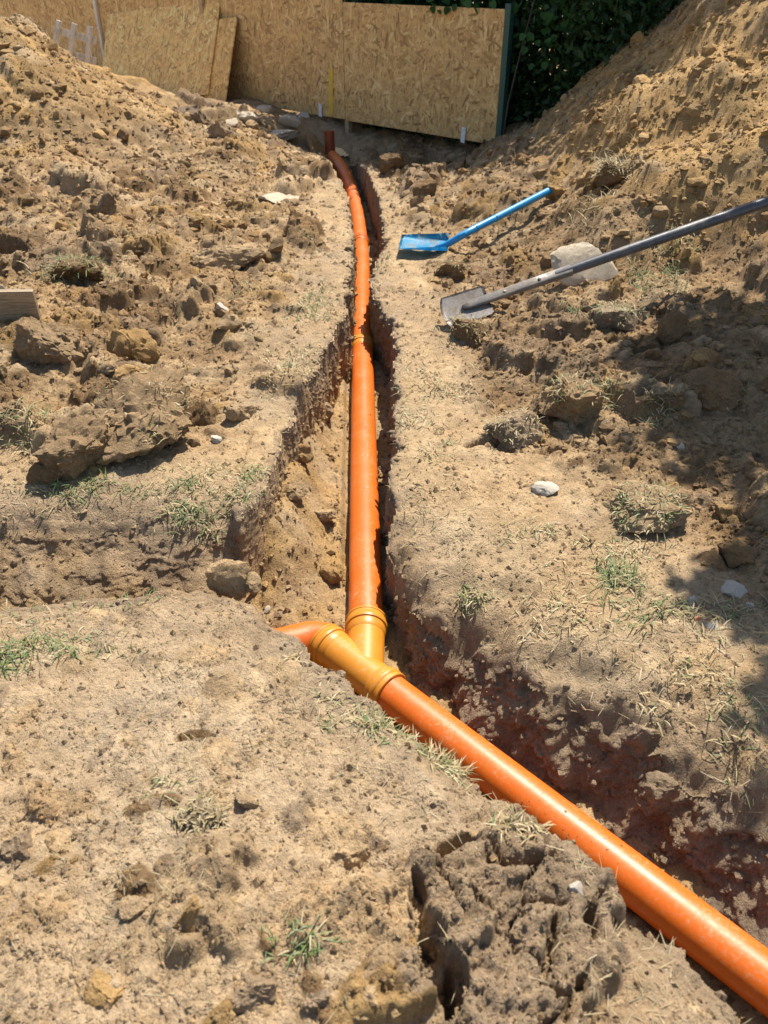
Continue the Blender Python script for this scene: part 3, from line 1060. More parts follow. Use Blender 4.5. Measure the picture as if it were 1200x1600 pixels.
# (px, py, width px, height px, sink, boxy, tint, label)
HERO = [
    (235, 662, 190, 100, .15, .75, TAN * .45 + BROWN * .55, 'big overturned turf block with dry grassy top on the left bank'),
    (118, 695, 130, 105, .18, .6, TAN * .35 + BROWN * .65, 'large cracked brown clod leaning against the overturned turf block'),
    (75, 725, 55, 70, .4, .3, BROWN, 'dark rounded clod at the left end of the big clod row'),
    (310, 640, 60, 60, .35, .3, BROWN, 'crumbly brown clod at the trench end of the overturned turf block'),
    (375, 640, 55, 40, .35, .3, TAN, 'pale clod beside the overturned turf block nearest the trench'),
    (85, 520, 110, 80, .4, .35, (BROWN + TAN) / 2, 'broad flat topped clod below the old wooden plank'),
    (205, 530, 70, 70, .35, .3, OCHRE * .8, 'ochre lump standing above the overturned turf block'),
    (210, 580, 60, 40, .35, .4, OCHRE * .95, 'yellowish clay lump just behind the overturned turf block'),
    (355, 405, 110, 40, .3, .5, TAN, 'long flat clod slab on the left rubble slope'),
    (165, 318, 32, 36, .3, .2, GREY * .8, 'small dark grey ball of soil below the left heap'),
    (110, 425, 90, 34, .3, .4, BROWN * .9, 'dark sod with green tuft on the left rubble slope'),
    (465, 705, 45, 36, .45, .1, OCHRE * .9, 'rounded ochre lump on the trench floor beside the left wall'),
    (455, 765, 46, 30, .4, .2, TAN * .85, 'crumbled clod on the trench floor below the rounded lump'),
    (500, 640, 40, 30, .4, .2, TAN * .9, 'small clod on the trench floor near the pipe socket'),
    (520, 890, 44, 34, .5, .2, OCHRE * .9, 'flat clod on the trench floor against the long pipe'),
    (480, 610, 34, 26, .4, .2, BROWN, 'dark clod on the trench floor under the left wall'),
    (500, 800, 50, 26, .6, .2, TAN, 'low trodden lump on the trench floor half way along'),
    (355, 900, 70, 60, .35, .2, TAN, 'knobbly pale clod at the mouth of the side trench'),
    (395, 905, 36, 30, .35, .1, TAN * .85, 'little clod beside the knobbly one at the side trench'),
    (800, 672, 95, 50, .27, .5, GREY, 'grey turf clod with fibrous edge on the right bank'),
    (1005, 800, 140, 52, .27, .7, TAN * .9, 'grass covered sod lying above the bare right bank'),
    (900, 625, 120, 60, .27, .5, (TAN + BROWN) / 2, 'wide smooth topped sod amid the right hand clods'),
    (740, 520, 70, 45, .35, .5, BROWN, 'dark sod just below the grey shovel blade'),
    (705, 420, 60, 28, .4, .5, BROWN, 'flat dark sod between the two shovels'),
    (1120, 610, 90, 50, .27, .4, BROWN, 'smooth brown slab of clay in the tree shade'),
    (1045, 515, 60, 55, .27, .3, BROWN, 'dark wedge shaped clod below the long shovel handle'),
    (970, 490, 80, 50, .27, .2, GREY * .85, 'mossy grey hump beneath the long shovel handle'),
    (965, 268, 60, 45, .3, .3, BROWN, 'dark tufted clod half buried in the right heap'),
    (1130, 795, 36, 34, .35, .3, OCHRE * .9, 'ochre angular clod at the rim of the tree shade'),
    (615, 252, 44, 28, .4, .1, BROWN, 'dark clump on the trench rim before the board fence'),
    (670, 290, 42, 36, .35, .4, BROWN, 'brown cube like clod on the toe of the right heap'),
    (1000, 1150, 60, 60, .3, .1, GREY, 'grey crumbling knob at the right bank above the diagonal pipe'),
    (1035, 1230, 60, 55, .3, .1, GREY * .9, 'second crumbling knob nearer the right edge above the diagonal pipe'),
    (320, 1265, 85, 55, .55, .1, GREY * .95, 'dry grey root clump on the near bank'),
    (385, 1250, 40, 26, .5, .2, TAN, 'flat tan clod beside the dry root clump'),
    (295, 1420, 60, 70, .55, .3, OCHRE, 'ochre clay lump in the near foreground'),
    (210, 1420, 55, 36, .5, .2, TAN, 'pale clod beside the ochre foreground lump'),
    (160, 1545, 80, 60, .5, .3, OCHRE * .95, 'smooth ochre wedge at the bottom edge'),
    (490, 1560, 60, 50, .45, .1, GREY * .9, 'grey clod at the bottom edge below the green tuft'),
    (400, 1545, 90, 70, .5, .15, GREY * .92, 'broad grey clod at the bottom edge'),
    (540, 1330, 70, 40, .6, .2, TAN, 'flat tan lump left of the cracked grey block'),
    (25, 1310, 55, 60, .5, .3, GREY, 'grey slab clod at the left edge of the near bank'),
    (305, 175, 60, 40, .35, .5, GREY * .85, 'grey turned clod below the leaning board'),
    (345, 200, 45, 34, .35, .3, (GREY + TAN) / 2, 'tan clod behind the trench rim near the leaning board'),
    (1160, 860, 60, 40, .27, .3, BROWN, 'long brown clod in the tree shade by the right edge'),
    (870, 300, 36, 30, .3, .3, OCHRE * .9, 'ochre clod behind the end of the blue handle'),
]


def floor_px(px, py, z=None):
    u = (px - 600) / FPX; v = (py - 800) / FPX
    d = np.array((u, CP - v * SP, -(SP + v * CP)))
    t = np.linspace(1.2, 14, 3000)
    p = d[None] * t[:, None]
    k = np.argmax(EYE + p[:, 2] < floor_z(p[:, 0], p[:, 1]))
    return float(p[k, 0]), float(p[k, 1])


for i, (px, py, wpx, hpx, sink, boxy, tn, lab) in enumerate(HERO):
    on_floor = 'trench floor' in lab
    if on_floor:
        x, y = floor_px(px, py + hpx * .35); z = float(floor_z(np.array([x]), np.array([y]))[0])
    else:
        x, y = ray_ground(px, py + hpx * .38); z = ground_at(x, y)
    mp = px_size(x, y, z)
    a = wpx * mp / 2
    c_ = hpx * mp * .62
    me = clod_mesh('clod', 200 + i, tn, 5 if wpx > 80 else 4, planes=5 if boxy > .65 else 11, rough=0.20, fine=0.08, boxy=boxy)
    o = link(bpy.data.objects.new('soil_clod', me))
    o.scale = (a * 1.1, min(a, c_ * 1.6) * random.uniform(.8, 1.0), c_)
    o.rotation_euler = (random.uniform(-.12, .12), random.uniform(-.12, .12), random.uniform(-.35, .35))
    o.location = (x, y + min(a, c_ * 1.6) * .35, z + c_ * (0.75 - sink * 1.6))
    tag(o, lab, 'clod')

# loose clods one can count: shared shapes
SHAPES = {}
for key, tn in (('tan', TAN), ('brown', BROWN * 1.25), ('ochre', OCHRE), ('grey', GREY), ('mix', (TAN + OCHRE) / 2)):
    SHAPES[key] = [clod_mesh('loose_clod', 40 + 11 * j + len(key), tn, 3, planes=11, rough=.26, fine=.12, boxy=random.choice((0, .3, .5))) for j in range(5)]


def loose(n, ok, keys, label, group, rmin, rmax, xr, yr):
    k = 0; tries = 0
    while k < n and tries < 60000:
        tries += 1
        x = rng.uniform(*xr); y = rng.uniform(*yr)
        if abs(x) > 0.55 * (y * CP + EYE * SP) or not ok(x, y): continue
        sd = float(sample(SD, np.array([x]), np.array([y]))[0])
        if sd < 0.05: continue
        r = min(rmax, rmin * (1 - rng.random()) ** -0.5) * (0.7 + 0.09 * math.hypot(y, 1.8))
        z = ground_at(x, y)
        o = link(bpy.data.objects.new('loose_clod', SHAPES[keys[rng.integers(len(keys))]][rng.integers(5)]))
        s = r * rng.uniform(.75, 1.25, 3); s[2] *= .8
        o.scale = s
        o.rotation_euler = rng.uniform(-3, 3, 3)
        o.location = (x, y, z + s[2] * rng.uniform(-.25, .25))
        tag(o, label, 'clod', group)
        k += 1


zb = lambda x, y: float(sample(ZB, np.array([x]), np.array([y]))[0])
rg = lambda x, y: float(sample(ROUGH, np.array([x]), np.array([y]))[0])
loose(90, lambda x, y: rg(x, y) > .6 and zb(x, y) < .35, ['tan', 'brown', 'mix', 'brown'], 'loose clod strewn over the broken ground left of the trench', 'loose clods left of the trench', .018, .07, (-4, -.5), (2.9, 9))
loose(45, lambda x, y: zb(x, y) > .3, ['brown', 'mix', 'brown'], 'loose clod rolled onto the slope of the left spoil heap', 'loose clods on the left heap', .016, .05, (-5, -1.5), (7, 10))
loose(85, lambda x, y: rg(x, y) > .6 and zb(x, y) < .35, ['tan', 'brown', 'mix', 'brown'], 'loose clod strewn over the broken ground right of the trench', 'loose clods right of the trench', .018, .065, (.1, 4), (2, 9.5))
loose(70, lambda x, y: zb(x, y) > .3, ['ochre', 'ochre', 'mix'], 'loose clod lying on the slope of the right spoil heap', 'loose clods on the right heap', .016, .055, (.6, 5), (4.5, 9))


# crumbs: too many to count
OCT = (np.array([(1, 0, 0), (-1, 0, 0), (0, 1, 0), (0, -1, 0), (0, 0, 1), (0, 0, -1)], float) * 1.15,
       np.array([(0, 2, 4), (2, 1, 4), (1, 3, 4), (3, 0, 4), (2, 0, 5), (1, 2, 5), (3, 1, 5), (0, 3, 5)]))
SHAPE = {'oct': OCT, 'ico': ICO[1], 'ico2': ICO[2]}


def crumbs(name, n, ok_grid, label, cols, rmin, rmax, xr, yr, floor=False, shape='oct', sink=.08):
    xs, yl = [], []
    got = 0
    while got < n:
        # denser where it shows larger
        y = np.exp(rng.uniform(math.log(yr[0] + .8), math.log(yr[1] + .8), n * 2)) - .8
        x = rng.uniform(-1, 1, n * 2) * 0.56 * (y * CP + EYE * SP)
        m = (x > xr[0]) & (x < xr[1])
        x, y = x[m], y[m]
        if floor:
            m = rim_distance(x, y) < -0.02
        else:
            m = (sample(SDJ, x, y) > 0.01) & (rng.random(len(x)) < sample(ok_grid, x, y))
        xs.append(x[m]); yl.append(y[m]); got += m.sum()
    x = np.concatenate(xs)[:n]; y = np.concatenate(yl)[:n]
    z = floor_z(x, y) if floor else sample(Z, x, y)
    dd = np.hypot(y, 1.8)
    r = np.minimum(rmax, rmin * (1 - rng.random(n)) ** -0.55) * (0.35 + 0.28 * dd)
    bv, bf = SHAPE[shape]
    if shape == 'ico2':
        k8 = rng.normal(size=(n, 3, 3)) * 2.2; ph = rng.uniform(0, 6.28, (n, 1, 3))
        P = bv[None] * (1 + .16 * np.sin(bv[None] @ k8 + ph).sum(-1, keepdims=True) + rng.uniform(-.17, .17, (n, len(bv), 1)))
    else:
        P = bv[None] * (1 + rng.uniform(-.4, .4, (n, len(bv), 1)))
    sc = rng.uniform(.6, 1.3, (n, 1, 3)); sc[:, :, 2] *= .8
    P = P * sc
    an = rng.uniform(0, 2 * np.pi, n); ca, sa = np.cos(an)[:, None], np.sin(an)[:, None]
    P = np.stack([P[..., 0] * ca - P[..., 1] * sa, P[..., 0] * sa + P[..., 1] * ca, P[..., 2]], -1)
    P = P * r[:, None, None] + np.stack([x, y, z + r * sink], -1)[:, None, :]
    f = bf[None] + (np.arange(n) * len(bv))[:, None, None]
    cols = np.array(cols)
    own = cols[rng.integers(0, len(cols), n)] * rng.uniform(.8, 1.15, (n, 1))
    if not floor:
        und = np.stack([sample(TINT[..., c], x, y) for c in range(3)], -1)
        own = own * .35 + und * .66
    t = np.repeat(own[:, None, :], len(bv), 1)
    o = link(bpy.data.objects.new(name, mesh_np(name, P.reshape(-1, 3), f.reshape(-1, 3), SOIL, False, t.reshape(-1, 3))))
    tag(o, label, 'crumbs', kind='stuff')


pat = sstep(-.25, .5, m3)
okg = np.clip(0.16 + 0.5 * pat * (1 - ROUGH) + 0.75 * ROUGH, 0, 1)
HEAP = np.clip(np.maximum(ROUGH ** 2 * .5, sstep(.2, .5, ZB)) * (.25 + sstep(-.2, .5, m2)) * (1 - .6 * hl_mask), 0, 1)
crumbs('soil_crumbs', 90000, okg, 'fine crumbs of dry soil strewn over the banks and heaps', [TAN, PALE, GREY, OCHRE, BROWN], .0017, .0095, (-6, 6), (.5, 11))
crumbs('soil_crumbs', 5000, None, 'loose crumbs of soil on the trench floor', [TAN, OCHRE, BROWN], 0.0026, .013, (-2.3, 1.6), (.6, 10.5), floor=True)


# ------------------------------------------------------------------ board fence, leaning boards, pallet
FD = Vector((0.7300, -0.6834, 0)).normalized()           # along the fence, left to right
FN = Vector((-FD.y, FD.x, 0)) * -1                       # towards the camera
FS = Vector((-.52, 11.5, 0))                             # seam between the two visible boards


def at_fence(px, off=0.0):
    """distance along the fence seen in that pixel column"""
    s = np.linspace(-9, 6, 3000)
    X = FS.x + FD.x * s + FN.x * off; Y = FS.y + FD.y * s + FN.y * off
    u = X / (Y * CP + (EYE - .9) * SP)
    return float(s[np.argmin(np.abs(u - (px - 600) / FPX))])


def board_obj(name, corner, ax, up, w, h, t, mat, parent=None):
    """a sheet: corner = lower corner on its face, ax along, up along its height"""
    ax = Vector(ax).normalized(); up = Vector(up).normalized()
    n = up.cross(ax) * -1
    n.normalize()
    bm = bmesh.new()
    box_bm(bm, (w / 2, -t / 2, h / 2), (w, t, h), bevel=.0015)
    o = from_bm(name, bm, mat, parent, smooth=False)
    R = Matrix((ax, n, up)).transposed().to_4x4()
    base = parent.location if parent else Vector((0, 0, 0))
    o.matrix_local = Matrix.Translation(Vector(corner) - base) @ R
    return o


fence = empty('board_fence', FS)
tag(fence, 'fence of upright strand board sheets behind the far end of the trench', 'fence')
for k, (a, b, z0, z1) in enumerate([(0.009, 2.5, .05, 1.375), (-2.5, 0.0, .06, 1.40), (-5.0, -2.504, .1, 1.46), (-7.5, -5.004, .1, 1.5), (-10, -7.504, .1, 1.55)]):
    c0 = FS + FD * a + Vector((0, 0, z0))
    board_obj('board', c0, FD, (0, 0, 1), b - a, z1 - z0, .018, OSB, fence)
for s_ in (-7.5, -5.0, -2.5, 0.0, 2.42):
    bm = bmesh.new(); box_bm(bm, (0, 0, .6), (.07, .07, 1.5))
    o = from_bm('post', bm, WOOD, fence, False)
    o.location = FD * s_ - FN * .06; o.rotation_euler = (0, 0, math.atan2(FD.y, FD.x))
for px in (152, 318):
    s_ = at_fence(px, .06)
    bm = bmesh.new(); box_bm(bm, (0, 0, .75), (.075, .045, 1.7))
    o = from_bm('batten', bm, PALE_WOOD if px < 200 else WOOD, fence, False)
    o.location = FD * s_ + FN * .03; o.rotation_euler = (0, 0, math.atan2(FD.y, FD.x))
s_ = at_fence(513)
bm = bmesh.new(); box_bm(bm, (0, 0, .36), (.075, .004, .56))
o = from_bm('paint_mark', bm, YELLOW_PAINT, fence, False)
o.location = FD * s_ + FN * .004; o.rotation_euler = (0, .06, math.atan2(FD.y, FD.x))
for px, z, h_, lab in ((731, .10, .17, 'white card tag hanging at the foot of the board fence near the green post'),
                       (497, .13, .16, 'white card tag at the foot of the board fence beside the yellow mark')):
    s_ = at_fence(px)
    bm = bmesh.new(); box_bm(bm, (0, 0, h_ / 2), (.06, .006, h_), bevel=.001)
    o = from_bm('card_tag', bm, WHITE_CARD, None, False)
    o.location = FS + FD * s_ + FN * .015 + Vector((0, 0, z - .08)); o.rotation_euler = (.05, .1, math.atan2(FD.y, FD.x))
    tag(o, lab, 'tag')
bm = bmesh.new(); box_bm(bm, (0, 0, .62), (.075, .075, 1.62), bevel=.004)
o = from_bm('green_post', bm, GREEN_STEEL, None, False)
o.location = FS + FD * 2.56 + FN * .03 + Vector((0, 0, 0)); o.rotation_euler = (0, 0, math.atan2(FD.y, FD.x))
tag(o, 'dark green steel post at the end of the board fence', 'post')

LT = Vector((-2.18, 12.97, 1.10))
LB = Vector((-2.29, 12.48, -.02))
lup = (LT - LB)


def leaning(name, s0, s1, extra, mat, lab, drop=0.0, lift=0.0):
    off = Vector((-.05, -.09, .0)) * extra
    c0 = LB + FD * s0 + off - lup * drop
    L = lup.length * (1 + drop) + lift
    o = board_obj(name, c0, FD, lup, s1 - s0, L, .018, mat)
    tag(o, lab, 'board')
    return o


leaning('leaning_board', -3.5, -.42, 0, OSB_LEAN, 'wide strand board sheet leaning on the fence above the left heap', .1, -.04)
lb = leaning('leaning_board', -.50, 0.0, .5, OSB_SUNLIT, 'narrow board strip coloured sunlit yellow, leaning beside the wide sheet', .02)
bm = bmesh.new(); box_bm(bm, (-.011, -.009, lup.length / 2), (.022, .022, lup.length), bevel=.001)
o = from_bm('edge_strip', bm, RED_EDGE, lb, False); o['label'] = 'red brown edge of the yellow strip'

pal = empty('picket_pallet', (-4.2, 12.0, .68), math.radians(-12))
pal.scale = (.85, .85, .85); pal.rotation_euler = (-.2, .14, math.radians(-12))
tag(pal, 'whitish wooden pallet standing on edge behind the left heap', 'pallet')
for x, tl in ((-.27, .06), (0, .02), (.28, -.06)):
    bm = bmesh.new(); box_bm(bm, (x, 0, .26), (.075, .06, .56), Matrix.Rotation(tl + .12, 3, 'Y'), bevel=.004)
    from_bm('upright', bm, PALE_WOOD, pal, False)
for z in (.10, .38):
    bm = bmesh.new(); box_bm(bm, (.02, .042, z), (.72, .022, .10), Matrix.Rotation(.05, 3, 'Y'), bevel=.003)
    from_bm('rail', bm, PALE_WOOD, pal, False)


# old plank at the left edge
x, y = ray_ground(62, 500)
bm = bmesh.new(); box_bm(bm, (-.6, 0, .06), (1.2, .035, .20), bevel=.003)
o = from_bm('wooden_plank', bm, GREY_WOOD, None, False)
o.location = (x, y + .02, ground_at(x, y) + .005); o.rotation_euler = (.12, .03, .12)
tag(o, 'weathered wooden plank standing on edge at the left border', 'plank')

# ------------------------------------------------------------------ shovels
def tool_frame(name, P, E, roll):
    X = (Vector(E) - Vector(P)).normalized()
    Yv = Vector((0, 0, 1)).cross(X).normalized()
    Zv = X.cross(Yv)
    o = empty(name)
    o.matrix_world = Matrix.Translation(P) @ Matrix((X, Yv, Zv)).transposed().to_4x4() @ Matrix.Rotation(roll, 4, 'X')
    return o


def blade_mesh(L, W, dish, side, round_tip, pitch, t=.003, nx=14, ny=15, belly=.012):
    """blade in local x from 0 (shoulder) to -L (edge)"""
    bm = bmesh.new()
    g = [[None] * (ny + 1) for _ in range(nx + 1)]
    for i in range(nx + 1):
        u = i / nx
        for j in range(ny + 1):
            v = j / ny * 2 - 1
            x = -u * L
            if u > .5: x += round_tip * (u - .5) * 2 * v * v
            ww = W / 2 * (1 - .06 * (1 - u))
            yv = v * ww
            cr = .018 * (1 if u < .12 else 0)
            z = dish * (v * v) * (1 - .4 * u) + side * max(0, abs(v) - .82) / .18 * (1 - .75 * u) - belly * math.sin(u * math.pi) * (1 - v * v)
            z += -x * math.tan(pitch)
            g[i][j] = bm.verts.new((x, yv, z))
    for i in range(nx):
        for j in range(ny):
            bm.faces.new((g[i][j], g[i + 1][j], g[i + 1][j + 1], g[i][j + 1]))
    r = bmesh.ops.solidify(bm, geom=bm.faces[:], thickness=t)
    return bm


def on_ray(px, py, z):
    u = (px - 600) / FPX; v = (py - 800) / FPX
    t = (EYE - z) / (SP + v * CP)
    return Vector((u * t, (CP - v * SP) * t, z))


gx, gy = ray_ground(766, 472)
gz = ground_at(gx, gy)
P = on_ray(764, 468, gz + .10)
E_ = on_ray(1200, 318, .62)
sh = tool_frame('steel_shovel', P, E_, math.radians(30))
tag(sh, 'grey steel shovel with long dark handle lying across the right bank', 'shovel')
L = (E_ - P).length + .15
from_bm('blade', blade_mesh(.30, .235, .006, .0, .03, math.radians(2), belly=.004), STEEL, sh)
bm = bmesh.new()
prof_ = [(-.17, .012, .006), (-.13, .026, .010), (.0, .030, .014), (.25, .031, .020), (.52, .032, .026)]
rings_ = []
for x, hw, hh in prof_:
    rings_.append([bm.verts.new((x, hw * math.copysign(abs(math.cos(a)) ** .5, math.cos(a)), .012 + hh * math.copysign(abs(math.sin(a)) ** .5, math.sin(a)))) for a in np.linspace(0, 2 * math.pi, 16, endpoint=False)])
for r0, r1 in zip(rings_[:-1], rings_[1:]):
    for k in range(16): bm.faces.new((r0[k], r0[(k + 1) % 16], r1[(k + 1) % 16], r1[k]))
bm.faces.new(rings_[0]); bm.faces.new(rings_[-1][::-1])
from_bm('strap', bm, worn_material('dull_strap', (0.12, 0.105, 0.09), (0.2, 0.16, 0.12), 12, rough=(.5, .8), metal=.2), sh)
for x in (.1, .32):
    bm = bmesh.new()
    bmesh.ops.create_uvsphere(bm, u_segments=12, v_segments=6, radius=.011)
    bmesh.ops.transform(bm, matrix=Matrix.Translation((x, 0, .036 if x > .2 else .028)) @ Matrix.Diagonal((1, 1, .5, 1)), verts=bm.verts[:])
    from_bm('rivet', bm, STEEL, sh)
tube('handle', [(.42, 0, .012), (.5, 0, .012), (1.0, 0, .015), (1.4, 0, .017), (L, 0, .018)], [.026, .029, .0315, .0325, .032], DARK_STEEL, sh, 24, True)

bx, by = ray_ground(700, 388)
bz = ground_at(bx, by)
P = on_ray(700, 385, bz + .05)
ex, ey = ray_ground(860, 302)
E_ = on_ray(860, 297, ground_at(ex, ey) + .05)
Hd = (E_ - P)
b_ = tool_frame('blue_shovel', P, P + Vector((1.0, -.12, .06)), math.radians(6))
tag(b_, 'blue painted square shovel with blue handle lying beside the trench', 'shovel')
from_bm('blade', blade_mesh(.37, .27, .008, .045, .004, math.radians(5)), BLUE_WORN, b_)
inv = b_.matrix_world.inverted()
le = inv @ E_
path = [Vector((-.10, 0, -.005)), Vector((-.03, 0, .008)), Vector((.02, 0, .03)), Vector((.07, .0, .06))]
d0 = le - Vector((.12, .01, .085))
path += [Vector((.12, .01, .085)) + d0 * t for t in (0, .15, .3, .6, .9, 1.0)]
tube('handle', path, [.012, .022, .025, .026, .027, .027, .027, .028, .029, .029], BLUE, b_, 24, True)
dd_ = d0.normalized()
for t in (.12, .34):
    p_ = Vector((.12, .01, .085)) + d0 * t
    tube('collar', [p_, p_, p_ + dd_ * .018, p_ + dd_ * .018], [.026, .0305, .0305, .026], BLUE, b_, 24)
tube('end_cap', [le - dd_ * .002, le - dd_ * .002, le + dd_ * .022, le + dd_ * .022], [.02, .031, .031, .024], worn_material('cap_grey', (.35, .32, .27), (.25, .2, .15), 12), b_, 24, True)

# ------------------------------------------------------------------ stones and rubble
def stone(px, py, wpx, hpx, mat, lab, name='stone', seed=0, boxy=.4, tilt=0.0, lift=.0, flat=1.0, cat='stone', group=None, zfloor=None):
    if zfloor is None:
        x, y = ray_ground(px, py + hpx * .3); z = ground_at(x, y)
    else:
        x, y = floor_px(px, py + hpx * .3); z = float(floor_z(np.array([x]), np.array([y]))[0])
    mp = px_size(x, y, z)
    a = wpx * mp / 2; c_ = hpx * mp / 2
    v, f = clod_shape(seed + 900, 4 if wpx > 35 else 3, planes=11, rough=.14, fine=.05, boxy=boxy)
    me = mesh_np(name, v, f, mat, True)
    me.set_sharp_from_angle(angle=math.radians(30))
    o = link(bpy.data.objects.new(name, me))
    o.scale = (a * 1.15, a * flat, c_ * 1.1)
    o.rotation_euler = (tilt, random.uniform(-.1, .1), random.uniform(-.4, .4))
    o.location = (x, y, z + c_ * lift)
    tag(o, lab, cat, group)
    return o


sl = stone(905, 415, 104, 78, CONCRETE, 'broken pale concrete slab under the long shovel handle', 'concrete_slab', 1, .6, .0, .4, .5)
sl.rotation_euler = (math.radians(-38), math.radians(-14), .25); sl.scale.y *= .45; sl.location.z += .02
stone(850, 760, 42, 28, WHITE_STONE, 'white rough stone at the border of the bare right bank', seed=2)
stone(1150, 914, 48, 24, WHITE_STONE, 'white stone scrap in the tree shade at the right border', seed=3)
stone(900, 1385, 24, 26, WHITE_STONE, 'cream pebble stuck in the near bank by the diagonal pipe', seed=4)
stone(418, 950, 13, 11, WHITE_STONE, 'tiny white pebble on the trench floor by the side trench', seed=5, zfloor=-.58)
stone(340, 684, 24, 16, WHITE_STONE, 'small white chip beside the overturned turf block', seed=6)
stone(1062, 696, 14, 16, WHITE_STONE, 'pale egg shaped pebble above the grassy sod', seed=7)
stone(1170, 942, 16, 16, WHITE_STONE, 'beige pebble just below the white scrap in the shade', seed=8)
stone(1112, 975, 24, 12, WHITE_STONE, 'flat pale chip on the bare right bank', seed=9)
stone(1092, 965, 14, 8, RED_EDGE, 'orange brick crumb on the bare right bank', 'brick_crumb', seed=10)
stone(5, 468, 16, 18, WHITE_STONE, 'white lump on the old plank at the left border', seed=11, lift=2.2)
stone(348, 478, 20, 20, WHITE_STONE, 'pale grey stone in the middle of the left rubble', seed=12)
stone(1080, 935, 16, 12, WHITE_STONE, 'small grey pebble at the shade edge on the right bank', seed=13)
for i, (px, py, w_, h_, lb_) in enumerate([(432, 205, 74, 16, 'long pale concrete piece in the rubble before the fence'), (432, 306, 66, 20, 'pale concrete patch piece on the left bank near the far trench'),
                                           (385, 178, 40, 22, 'grey concrete lump below the leaning boards'), (455, 186, 34, 20, 'grey rubble lump nearest the far trench end'),
                                           (410, 168, 30, 18, 'small grey rubble lump against the fence foot'), (475, 178, 26, 16, 'little rubble piece at the fence by the far trench'),
                                           (360, 190, 30, 18, 'grey rubble piece at the toe of the left heap')]):
    stone(px, py, w_, h_, CONCRETE, lb_, 'rubble_piece', 30 + i, .4, 0, .1, 1.0, 'rubble', 'rubble before the fence')


# ------------------------------------------------------------------ grass
GREENS = np.array([(.13, .18, .055), (.16, .20, .08), (.20, .22, .11), (.11, .16, .045)])
STRAWS = np.array([(.42, .33, .17), (.36, .27, .13), (.48, .40, .24), (.30, .24, .12)])


def blades(base, length, width, lean, cols, name, flat=0.0):
    n = len(base)
    az = rng.uniform(0, 2 * np.pi, n); ln = np.clip(rng.normal(lean, .3, n), .05, 1.5)
    L = length * rng.uniform(.45, 1.25, n); W = width * rng.uniform(.6, 1.3, n)
    bend = rng.uniform(.2, 1.0, n)
    ts = np.array([0, .4, .75, 1.0])
    dirx, diry = np.cos(az), np.sin(az)
    sx, sy = -diry, dirx
    vs = []
    for k, t in enumerate(ts):
        th_ = ln + bend * t
        h = np.cos(np.minimum(th_, 1.7)) * L * t; r = np.sin(np.minimum(th_, 1.7)) * L * t
        if flat: h = h * (1 - flat)
        c = np.stack([base[:, 0] + dirx * r, base[:, 1] + diry * r, base[:, 2] + h], -1)
        if k < 3:
            wv = np.stack([sx, sy, 0 * sx], -1) * (W * (1 - .45 * t))[:, None] / 2
            vs += [c - wv, c + wv]
        else:
            vs += [c]
    Vv = np.stack(vs, 1)
    tri = np.array([(0, 1, 3), (0, 3, 2), (2, 3, 5), (2, 5, 4), (4, 5, 6)])
    Ff = tri[None] + (np.arange(n) * 7)[:, None, None]
    t_ = np.repeat(cols[:, None], 7, 1)
    return mesh_np(name, Vv.reshape(-1, 3), Ff.reshape(-1, 3), GRASS, True, t_.reshape(-1, 3))


